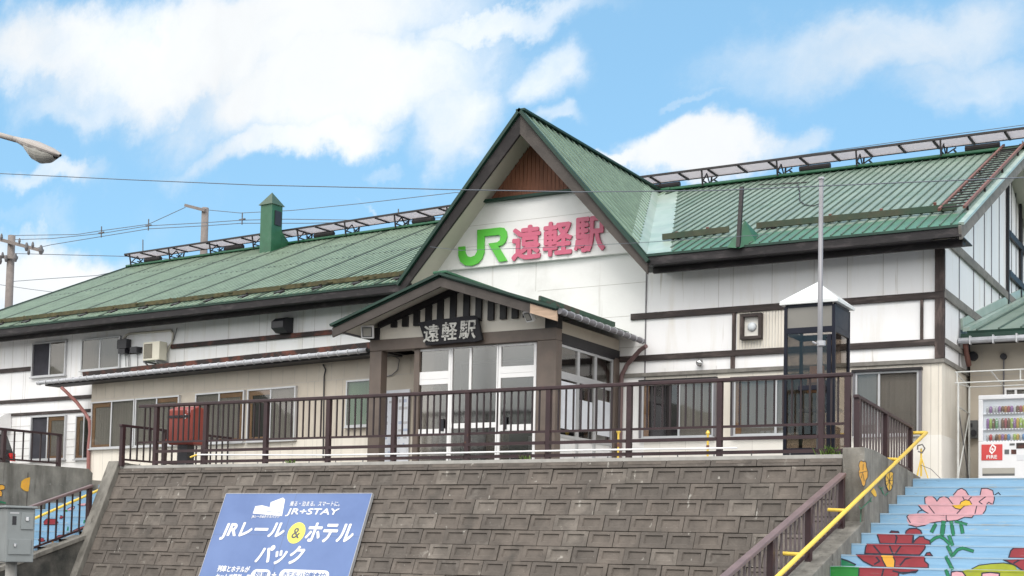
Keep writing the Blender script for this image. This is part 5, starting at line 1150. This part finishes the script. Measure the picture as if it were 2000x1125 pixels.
t = thing('notice_board', 'white notice sheet full of small print behind railing left of entrance', 'notice')
NB = ANNEX.off(.05); a, b, c, d = rectpx(NB, 748, 800, 762, 898); mb = MB(); mb.box(NB, a, b, 1.55, d, 0, .03, m_paper); mb.build('sheet', t)
mb = MB(); rnd = random.Random(2)
for i in range(9):
    for j in range(5):
        x0 = a+.05+j*(b-a-.06)/5; z_ = d-.12-i*.15; w_ = rnd.uniform(.3, .95)*(b-a-.1)/5; mb.box(NB, x0, x0+w_, z_, z_+rnd.uniform(.02, .07), .031, .033, rnd.choice([mat('print_blue', (.42, .48, .62)), mat('print_grey', (.45, .45, .48)), m_paper]))
mb.build('print_blocks', t)

# ------------------------------------------------------------------ red post box
t = thing('post_box', 'red post box on dark pedestal behind left part of terrace railing', 'post box')
f = Fr((0, 21.45, 0), (1, 0, 0)); a, b, c, d = rectpx(f, 327, 375, 800, 868)
mb = MB(); mb.prism(Fr((b, 21.45, 0), (0, 1, 0)), [(0, c+.08), (.05, c), (.38, c), (.38, d+.04), (.2, d+.08), (0, d)], -(b-a), 0, m_post); mb.build('body', t, bevel=.02)
mb = MB(); mb.box(f, a+.06, b-.06, d-.17, d-.12, .001, .02, m_black); mb.box(f, a-.01, b+.01, c+.06, c+.12, .001, .03, m_post); mb.build('slot', t)
mb = MB(); u_, v_ = f.px(362, 812)
mb.box(f, u_-.04, u_+.02, v_-.02, v_+.03, .002, .006, m_whitep); mb.box(f, u_-.01, u_+.02, v_-.06, v_-.02, .002, .006, m_whitep)
text(mb, f, '〒', f.px(366, 800)[0], f.px(373, 800)[0], v_+.0, v_+.12, None, .006, p_pink, .03); mb.build('marking', t)
mb = MB(); mb.box(f, f.px(342, 880)[0], f.px(360, 880)[0], 1.50, c, -.3, -.08, m_black); mb.build('pedestal', t)
# yellow stakes
def stake(name, label, px0, px1, Y):
    t = thing(name, label, 'marker post', 'yellow marker posts on the terrace'); p = onY(*px1, Y); q = onY(*px0, Y); mb = MB(); q = V_((p.x, Y, q.z)); mb.tube([V_((p.x, Y, 1.50)), q], .022, m_yel, 8); mb.build('shaft', t)
    mb = MB(); mb.tube([q, q+V_((0, 0, .05)), q+V_((.0, 0, .1))], [.02, .045, .02], m_yel, 8); mb.tube([q+V_((0, 0, -.25)), q+V_((0, 0, -.18))], .03, m_rustred, 8); mb.build('cap', t)
stake('marker_post', 'yellow marker post standing between two railing posts below right wing window', (1384, 851), (1382, 893), 24.2)
stake('marker_post', 'yellow marker post standing beside the porch downpipe', (1206, 848), (1207, 890), 24.2)
t = thing('hose_stand', 'rusty yellow tripod stand with coiled hose at the building corner', 'stand')
c = onY(1799, 930, 24.9); mb = MB(); zt_ = onY(1799, 876, 24.9).z
for dx, dy in ((.14, 0), (-.12, .1), (-.05, -.14)): mb.tube([V_((c.x+dx, 24.9+dy, 1.36)), V_((c.x, 24.9, zt_-.15))], .012, m_yel, 6)
mb.tube([V_((c.x, 24.9, 1.45)), V_((c.x, 24.9, zt_))], .018, m_yel, 8); mb.build('frame', t)
mb = MB(); mb.tube([V_((c.x-.06, 24.88, zt_-.02)), V_((c.x-.05, 24.86, zt_+.05)), V_((c.x+.03, 24.86, zt_+.07)), V_((c.x+.07, 24.88, zt_)), V_((c.x+.02, 24.88, zt_-.08)), V_((c.x-.05, 24.88, zt_-.05))], .014, m_gutterd, 6); mb.tube([V_((c.x, 24.86, zt_-.3)), V_((c.x+.2, 24.8, zt_-.38)), V_((c.x+.35, 24.9, 1.4))], .006, m_gutterd, 5); mb.build('coil', t)

# ------------------------------------------------------------------ vending machine, canopy frame, meter
t = thing('vending_machine', 'white drink vending machine with red emblem panel at the top of stairs', 'vending machine')
VF = Fr((0, 26.0, 0), (1, 0, 0)); va = VF.px(1912, 850)[0]; vb_ = va+1.15; vtop = VF.px(1930, 772)[1]; vbot = 1.37
mb = MB(); mb.box(VF, va, vb_, vbot, vtop, -.7, -.001, m_vend); fw = .07; ga, gb = VF.px(1921, 850)[0], vb_-.1; gt = VF.px(1960, 780)[1]; gbm = VF.px(1960, 862)[1]
mb.box(VF, va, vb_, gt, vtop-.003, 0, .06, m_vend); mb.box(VF, va, ga, gbm, gt, 0, .06, m_vend); mb.box(VF, gb, vb_, gbm, gt, 0, .06, m_vend); mb.box(VF, va, vb_, vbot+.03, gbm, 0, .06, m_vend); mb.build('cabinet', t, bevel=.012)
mb = MB(); mb.box(VF, ga, gb, gbm, gt, .001, .006, m_vin)
rows = [(VF.px(1960, 806)[1], VF.px(1960, 790)[1]), (VF.px(1960, 837)[1], VF.px(1960, 816)[1]), (VF.px(1960, 860)[1], VF.px(1960, 845)[1])]
for (z0_, z1_) in rows: mb.box(VF, ga, gb, z0_-.028, z0_-.003, .006, .05, m_vend)
shelf = mb.build('display', t)
cols = [(.30, .42, .08), (.45, .30, .05), (.30, .06, .07), (.35, .16, .05), (.10, .22, .40), (.5, .06, .06), (.12, .30, .12), (.45, .45, .45), (.25, .12, .30), (.15, .08, .04)]
rnd = random.Random(11)
for r_, (z0_, z1_) in enumerate(rows):
    n = 17
    for i in range(n):
        u = ga+.05+(gb-ga-.08)*(i+.5)/n; k = rnd.randrange(10); cm = mat('can_%d' % k, cols[k], .35, .2, 20, col2=(.6, .6, .6), c2lo=.6, c2hi=.65, c2scale=18); hh = (z1_-z0_)*(.95 if r_ == 1 else .8)
        mb = MB(); mb.tube([VF.P(u, z0_, .006), VF.P(u, z0_+hh*.8, .006), VF.P(u, z0_+hh, .006)], [.027, .027, .017], cm, 8); mb.build('drink_can', t, smooth=True)
mb = MB()
for (z0_, z1_) in rows:
    for i in range(17): u = ga+.05+(gb-ga-.08)*(i+.5)/17; mb.box(VF, u-.014, u+.014, z0_-.024, z0_-.008, .0505, .054, m_gutterd)
mb.build('selector_buttons', t)
mb = MB(); mb.box(VF, ga, gb, gbm, gt, .052 if False else .0555, .0585, g_vend); mb.build('display_glass', t)
a, b, c, d = rectpx(VF.off(.06), 1917, 1958, 868, 899); mb = MB(); F3 = VF.off(.06); mb.box(F3, a, b, c, d, .001, .012, m_vred); pn = mb.build('emblem_panel', t, bevel=.004)
mb = MB(); text(mb, F3, 'FIRE', a+(b-a)*.25, a+(b-a)*.75, c+.03, c+.095, None, .016, m_whitep, .02)
uc_, vc_ = (a+b)/2+.01, c+(d-c)*.66
ol = [(0, .11), (.065, .055), (.055, -.01), (-.01, -.085), (-.055, -.03), (-.045, .035)]; inn = [(.0, .075), (.04, .04), (.035, -.003), (-.005, -.048), (-.033, -.015), (-.027, .025)]
for i in range(6): j = (i+1) % 6; mb.face([F3.P(uc_+p[0], vc_+p[1], .016) for p in (ol[i], ol[j], inn[j], inn[i])][::-1], m_whitep)
mb.face([F3.P(uc_+p[0], vc_+p[1], .016) for p in ((-.01, .04), (.03, .01), (.0, -.02), (-.02, .0))], m_whitep); mb.build('emblem', t)
mb = MB()
for (x0, x1, y0, y1, m) in ((1962, 1971, 878, 887, m_greydk), (1975, 1985, 878, 887, m_rusty), (1985, 2004, 865, 876, m_rusty), (1972, 1982, 866, 870, m_greydk), (1986, 2006, 888, 899, m_vin), (1919, 1982, 915, 929, m_greydk)):
    a, b, c, d = rectpx(F3, x0, x1, y0, y1); mb.box(F3, a, b, c, d, .001, .006, m)
a, b, c, d = rectpx(F3, 1919, 1982, 914, 925); mb.box(F3, a, b, c, d, .0062, .012, m_lens); mb.build('delivery_flap', t)
t = thing('canopy_frame', 'bare white pipe canopy frame standing over the vending machine', 'canopy')
mb = MB(); cx0 = -5.3; ya, yb = 25.55, 26.9
zA = onY(1866, 727, ya).z; zB = onY(1866, 748, ya).z; xa = onY(1866, 727, ya).x; zC = zA-.02
R1 = .013; m_cpipe = mat('canopy_pipe', (.52, .53, .52), .4, .1, 6)
mb.tube([(xa, ya, zA), (1.5, ya, zA)], R1, m_cpipe, 8); mb.tube([(xa, ya, zB), (1.5, ya, zB)], R1, m_cpipe, 8)
bx_ = onY(1893, 756, 26.9); mb.tube([(bx_.x, yb, bx_.z), (1.5, yb, bx_.z)], R1, m_cpipe, 8)
for i in range(6): mb.tube([(xa+i*.62, ya, zA), (bx_.x+i*.62, yb, bx_.z)], R1*.9, m_cpipe, 6); mb.tube([(xa+i*1.1+.03, ya, zA), (xa+i*1.1+.03, ya, zB)], R1, m_cpipe, 6)
mb.tube([(xa, ya, zB), (bx_.x, yb, bx_.z)], R1, m_cpipe, 6); mb.build('roof_grid', t)
for (x_, y_) in ((xa+.05, ya), (bx_.x+.0, yb)):
    mb = MB(); mb.tube([(x_, y_, 1.36), (x_, y_, zB if y_ == ya else bx_.z)], .02, m_cpipe, 8); mb.build('leg', t)
mb = MB(); mb.tube([(xa+.05, ya, 1.45), (bx_.x, yb, 2.75)], .012, m_cpipe, 6); mb.tube([(xa+.05, ya, 2.75), (bx_.x, yb, 1.45)], .012, m_gutterd, 6); mb.tube([(xa+.05, ya, 2.76), (bx_.x, yb, 2.76)], .012, m_cpipe, 6); mb.build('brace', t)
t = thing('meter_box', 'dark electricity meter box on beige wall left of vending machine', 'electrical box')
a, b, c, d = rectpx(A2, 1893, 1912, 822, 857); mb = MB(); mb.box(A2, a, b, c, d, .002, .14, m_greydk); mb.build('case', t, bevel=.01)
mb = MB(); mb.tube([A2.P(a+(b-a)*.6, c+(d-c)*.3, .14), A2.P(a+(b-a)*.6, c+(d-c)*.3, .17)], .06, m_black, 12); mb.box(A2, a+.03, a+.09, d-.14, d-.06, .141, .15, m_black); mb.build('dial', t)

# ------------------------------------------------------------------ grey cabinet at lower left
t = thing('control_cabinet', 'grey metal control cabinet on a post in front of left stairs', 'cabinet')
c0 = ray(12, 1045); c0 = c0*(17.0); cx0 = c0*1.0
dirv = V_((ray(12, 1045).x, ray(12, 1045).y, 0)).normalized(); uv_ = V_((-dirv.y, dirv.x, 0))*-1
uv_ = (uv_+dirv*.25).normalized()
CB = Fr((c0.x, c0.y, 0), uv_); zt0 = CB.px(14, 992)[1]; zb0 = CB.px(14, 1098)[1]; wR = CB.px(67, 1050)[0]
mb = MB(); mb.box(CB, 0, wR, zb0, zt0, -.62, 0, m_grey); mb.build('body', t, bevel=.01)
mb = MB(); mb.prism(Fr(CB.P(-.03, 0, 0), -CB.n, (0, 0, 1)), [(-.04, zt0), (.66, zt0), (.66, zt0+.06), (.3, zt0+.07), (-.04, zt0+.02)], -.0, -(0)-0.0001, m_grey) if False else mb.box(CB, -.03, wR+.02, zt0+.001, zt0+.03, -.66, .04, m_grey); mb.build('lid', t, bevel=.008)
mb = MB()
a, b, c, d = rectpx(CB, 41, 65, 1001, 1034); mb.box(CB, a, b, c, d, .001, .015, m_grey); mb.box(CB, a+.05, a+.09, (c+d)/2, (c+d)/2+.05, .016, .03, m_chrome)
a, b, c, d = rectpx(CB, 16, 60, 1053, 1083); mb.box(CB, a, b, c, d, .001, .015, m_grey); mb.box(CB, a+.06, a+.09, (c+d)/2, (c+d)/2+.04, .016, .03, m_chrome)
mb.build('door', t, bevel=.003)
mb = MB(); a, b, c, d = rectpx(CB, 24, 32, 1008, 1025); mb.box(CB, a, b, c, d, .001, .004, m_black); mb.box(CB, a-.03, b+.03, d+.03, d+.05, .001, .004, m_alu); mb.build('meter_window', t)
mb = MB(); mb.tube([CB.P(wR*.45, -1.6, -.3), CB.P(wR*.45, zb0, -.3)], .07, m_concl, 12); mb.build('post', t)

# ------------------------------------------------------------------ black car at far left
t = thing('parked_car', 'black car parked behind left wall railing with red and white rear lamp', 'car')
yc = 23.0; zc = 1.30; xr_ = onY(30, 880, yc+1.7).x; yc -= 0
f = Fr((0, yc, zc), (1, 0, 0)); Lc = 4.4; Wc = 1.7
prof = [(0, .28), (.03, .62), (.0, .80), (-.08, 1.0), (-.32, 1.42), (-.55, 1.50), (-2.2, 1.52), (-2.6, 1.42), (-3.2, 1.0), (-4.1, .88), (-4.38, .7), (-4.4, .3), (-3.95, .25), (-3.9, .45), (-3.55, .62), (-3.2, .45), (-3.15, .25), (-1.25, .25), (-1.2, .45), (-.85, .62), (-.5, .45), (-.45, .25)]
mb = MB(); mb.prism(f, [(xr_+x, z) for x, z in prof], -Wc, 0, m_car); mb.build('body', t, bevel=.05)
mb = MB(); mb.prism(f, [(xr_-.5, 1.02), (xr_-.62, 1.4), (xr_-1.5, 1.43), (xr_-1.5, 1.02)], .001, .01, g_win); mb.prism(f, [(xr_-1.6, 1.02), (xr_-1.6, 1.43), (xr_-2.2, 1.43), (xr_-2.9, 1.02)], .001, .01, g_win); mb.build('side_window', t)
for x in (-.85, -3.55):
    for d_ in (.01, -Wc+.2):
        mb = MB(); mb.tube([f.P(xr_+x, .3, d_-.2), f.P(xr_+x, .3, d_)], .31, m_tyre, 20); w = mb.build('wheel', t)
        mb = MB(); mb.tube([f.P(xr_+x, .3, d_), f.P(xr_+x, .3, d_+.008)], .19, m_chrome, 12); mb.build('rim', w)
for d_ in (0, -Wc+.16):
    mb = MB(); mb.box(f, xr_-.16, xr_+.035, .80, .92, d_-.15, d_+.012, m_tail); mb.box(f, xr_-.10, xr_+.045, .60, .80, d_-.15, d_+.012, m_tail); mb.box(f, xr_-.08, xr_+.05, .64, .72, d_-.15, d_+.016, m_whitep); mb.build('rear_lamp', t, bevel=.02)

# ------------------------------------------------------------------ street lamp, poles, wires
t = thing('street_lamp', 'grey cobra head street lamp reaching in from the left edge', 'street lamp')
YL = 13.0; c = [onY(x, y, YL) for x, y in ((-260, 232), (-80, 250), (0, 264), (32, 273))]
mb = MB(); mb.tube([V_((c[0].x-.3, YL, -1.6)), V_((c[0].x-.3, YL, c[0].z-.4)), c[0]+V_((0, 0, -.05)), c[1], c[2], c[3]], [.10, .08, .06, .045, .04, .04], m_lamp, 12); mb.build('arm', t, smooth=True)
p0 = onY(30, 271, YL); p1 = onY(118, 303, YL); ax = (p1-p0); Lh = ax.length; ax.normalize()
mb = MB(); n = 12; prof = [(0, .045, .04), (.12, .06, .05), (.3, .13, .075), (.5, .17, .09), (.75, .15, .075), (.92, .09, .045), (1.0, .02, .015)]
perp = V_((0, 1, 0)); upv = ax.cross(perp); upv = -upv if upv.z < 0 else upv
rings = []
for (s_, w_, h_) in prof: rings.append([p0+ax*(Lh*s_)+perp*(w_*math.cos(2*math.pi*k/16))+upv*(h_*math.sin(2*math.pi*k/16)*(.85 if math.sin(2*math.pi*k/16) > 0 else 1.05)) for k in range(16)])
for i in range(len(rings)-1):
    for k in range(16): mb.face([rings[i][k], rings[i][(k+1) % 16], rings[i+1][(k+1) % 16], rings[i+1][k]], m_lamp)
mb.build('head', t, smooth=True)
mb = MB(); prof = [(.28, .10, .03), (.36, .13, .10), (.5, .15, .17), (.65, .15, .185), (.8, .12, .14), (.92, .06, .05)]; rings = []
for (s_, w_, h_) in prof: rings.append([p0+ax*(Lh*s_)+perp*(w_*math.cos(math.pi*k/12))-upv*(.02+h_*math.sin(math.pi*k/12)) for k in range(13)])
for i in range(len(rings)-1):
    for k in range(12): mb.face([rings[i][k], rings[i][k+1], rings[i+1][k+1], rings[i+1][k]], m_lens)
mb.build('lens', t, smooth=True)
def pole(label, xt, yt, xb, yb, Y, r, arms):
    t = thing('utility_pole', label, 'utility pole', 'utility poles behind the station'); a = onY(xt, yt, Y); b = onY(xb, yb, Y); mb = MB()
    d = (a-b).normalized(); mb.tube([V_((b.x, Y, -1.6)), V_((b.x, Y, b.z)), a], [r*1.25, r*1.1, r], m_pole, 12); mb.build('pole_shaft', t, smooth=True)
    for (x0, y0, x1, y1, w_) in arms:
        mb = MB(); mb.bar(onY(x0, y0, Y-.2), onY(x1, y1, Y-.2), w_, w_, m_pole); mb.build('crossarm', t)
    return t
t = pole('thick concrete utility pole with loaded crossarms at the far left', 23, 460, 16, 620, 44, .17, [(-30, 460, 83, 490, .16), (-30, 500, 33, 503, .14)])
mb = MB()
for (x, y, s_) in ((38, 470, .12), (52, 482, .2), (64, 478, .14), (80, 488, .22), (56, 492, .14), (30, 503, .2), (12, 505, .16), (5, 498, .14), (0, 508, .2), (3, 462, .14)):
    c = onY(x, y, 43.7); mb = MB(); mb.tube([c-V_((0, 0, s_)), c-V_((0, 0, s_*.3)), c+V_((0, 0, s_*.4)), c+V_((0, 0, s_))], [s_*.3, s_*.5, s_*.4, s_*.2], m_insul, 8); mb.build('insulator', t)
t = pole('slim concrete utility pole with one sloping arm behind the left roof', 401, 406, 397, 520, 50, .17, [(362, 401, 401, 411, .14)])
WY = 48
def wire(label, pts, Y, r=.02, sag=0, grp=None):
    o = MB(); P = [onY(x, y, Y) if not isinstance(Y, (list, tuple)) else onY(x, y, Y[i]) for i, (x, y) in enumerate(pts)]; o.tube(P, r, m_wire, 5, False); w = o.build('overhead_wire'); tag(w, label, 'wire', 'overhead power lines'); return w
wire('dark wire crossing the whole sky in front of the gable', [(-40, 337), (250, 351), (500, 361.5), (870, 370), (1130, 375), (1400, 372), (2040, 345)], 16, .007)
wire('thin wire crossing the pink station lettering', [(840, 482), (900, 489), (1070, 483), (1250, 474), (1500, 458)], 22.5, .005)
wire('top wire between the left pole and the sloping arm', [(20, 460), (150, 458), (195, 451), (290, 438), (362, 405)], WY, .018)
wire('second wire rising to the slim pole behind roof', [(30, 468), (100, 466), (198, 456), (290, 441), (400, 435), (472, 430), (560, 428), (700, 430), (870, 425), (1100, 420), (1800, 410)], WY, .018)
wire('third wire below, running behind the slim pole', [(60, 487), (100, 478), (198, 462), (290, 447), (400, 441), (472, 436), (600, 436), (870, 430), (1100, 428), (1800, 425)], WY, .018)
wire('wire from slim pole toward the chimney top', [(405, 410), (470, 416), (570, 411), (700, 398), (890, 376), (1050, 385), (1300, 420)], WY, .016)
wire('low wire from left pole to the left end of ridge', [(25, 495), (140, 498), (260, 501), (420, 512), (700, 540)], WY, .018)
wire('lower left wire dropping away from the thick pole', [(20, 550), (100, 544), (190, 538), (250, 525), (420, 522), (700, 540)], WY, .016)
wire('faint wire low over the left roof slope', [(-20, 553), (60, 565), (140, 575), (400, 600)], WY, .014)
wire('faint wire above the right ridge walkway', [(1250, 345), (1500, 312), (1750, 277), (2030, 240)], 36, .010)
for i, (x, y) in enumerate(((198, 453), (290, 439), (473, 427))):
    mb = MB(); c = onY(x, y, WY-.05); mb.bar(c+V_((0, 0, -.28)), c+V_((0, 0, .28)), .04, .04, m_insul); mb.bar(c+V_((-.18, 0, -.05)), c+V_((.18, 0, -.03)), .06, .06, m_insul)
    o = mb.build('wire_spacer'); tag(o, ('leftmost wire spacer hanging near the thick pole', 'middle wire spacer left of the slim pole', 'wire spacer between slim pole and chimney')[i], 'wire spacer', 'spacers on the power lines')
# lightning rods behind the ridge
for i, (x, y0, y1) in enumerate(((279, 468, 500), (778, 408, 425))):
    mb = MB(); mb.tube([onY(x, y1, 34), onY(x, y0, 34)], .02, m_insul, 5); mb.tube([onY(x, y1, 34), onY(x, y1-8, 34)], .06, m_insul, 6); o = mb.build('roof_antenna'); tag(o, ('thin spike at left end of the left ridge', 'thin spike on left ridge close to the gable')[i], 'antenna')
# weeds at the foot of the booth and wall tops
rnd = random.Random(9)
for (px_, py_, Y, n, s_, lab) in ((1622, 892, 20.92, 60, .16, 'small green weed tuft by the corner of block wall and concrete wall'), (566, 905, 20.85, 30, .08, 'tiny weed tuft on wall coping above the blue board'), (1027, 902, 20.85, 30, .08, 'tiny weed tuft on wall coping under the entrance')):
    c = onY(px_, py_, Y); mb = MB()
    for i in range(n):
        p = V_((c.x+rnd.gauss(0, s_*.6), Y+rnd.uniform(-.05, .05), 1.56)); a_ = rnd.uniform(0, 6.28); q_ = p+V_((math.cos(a_)*s_*.5, math.sin(a_)*s_*.4, rnd.uniform(.3, 1)*s_)); w_ = V_((-math.sin(a_), math.cos(a_), 0))*.012; mb.face([p-w_, p+w_, q_+w_*.6, q_-w_*.6], m_weed)
    o = mb.build('weed'); tag(o, lab, 'plant')
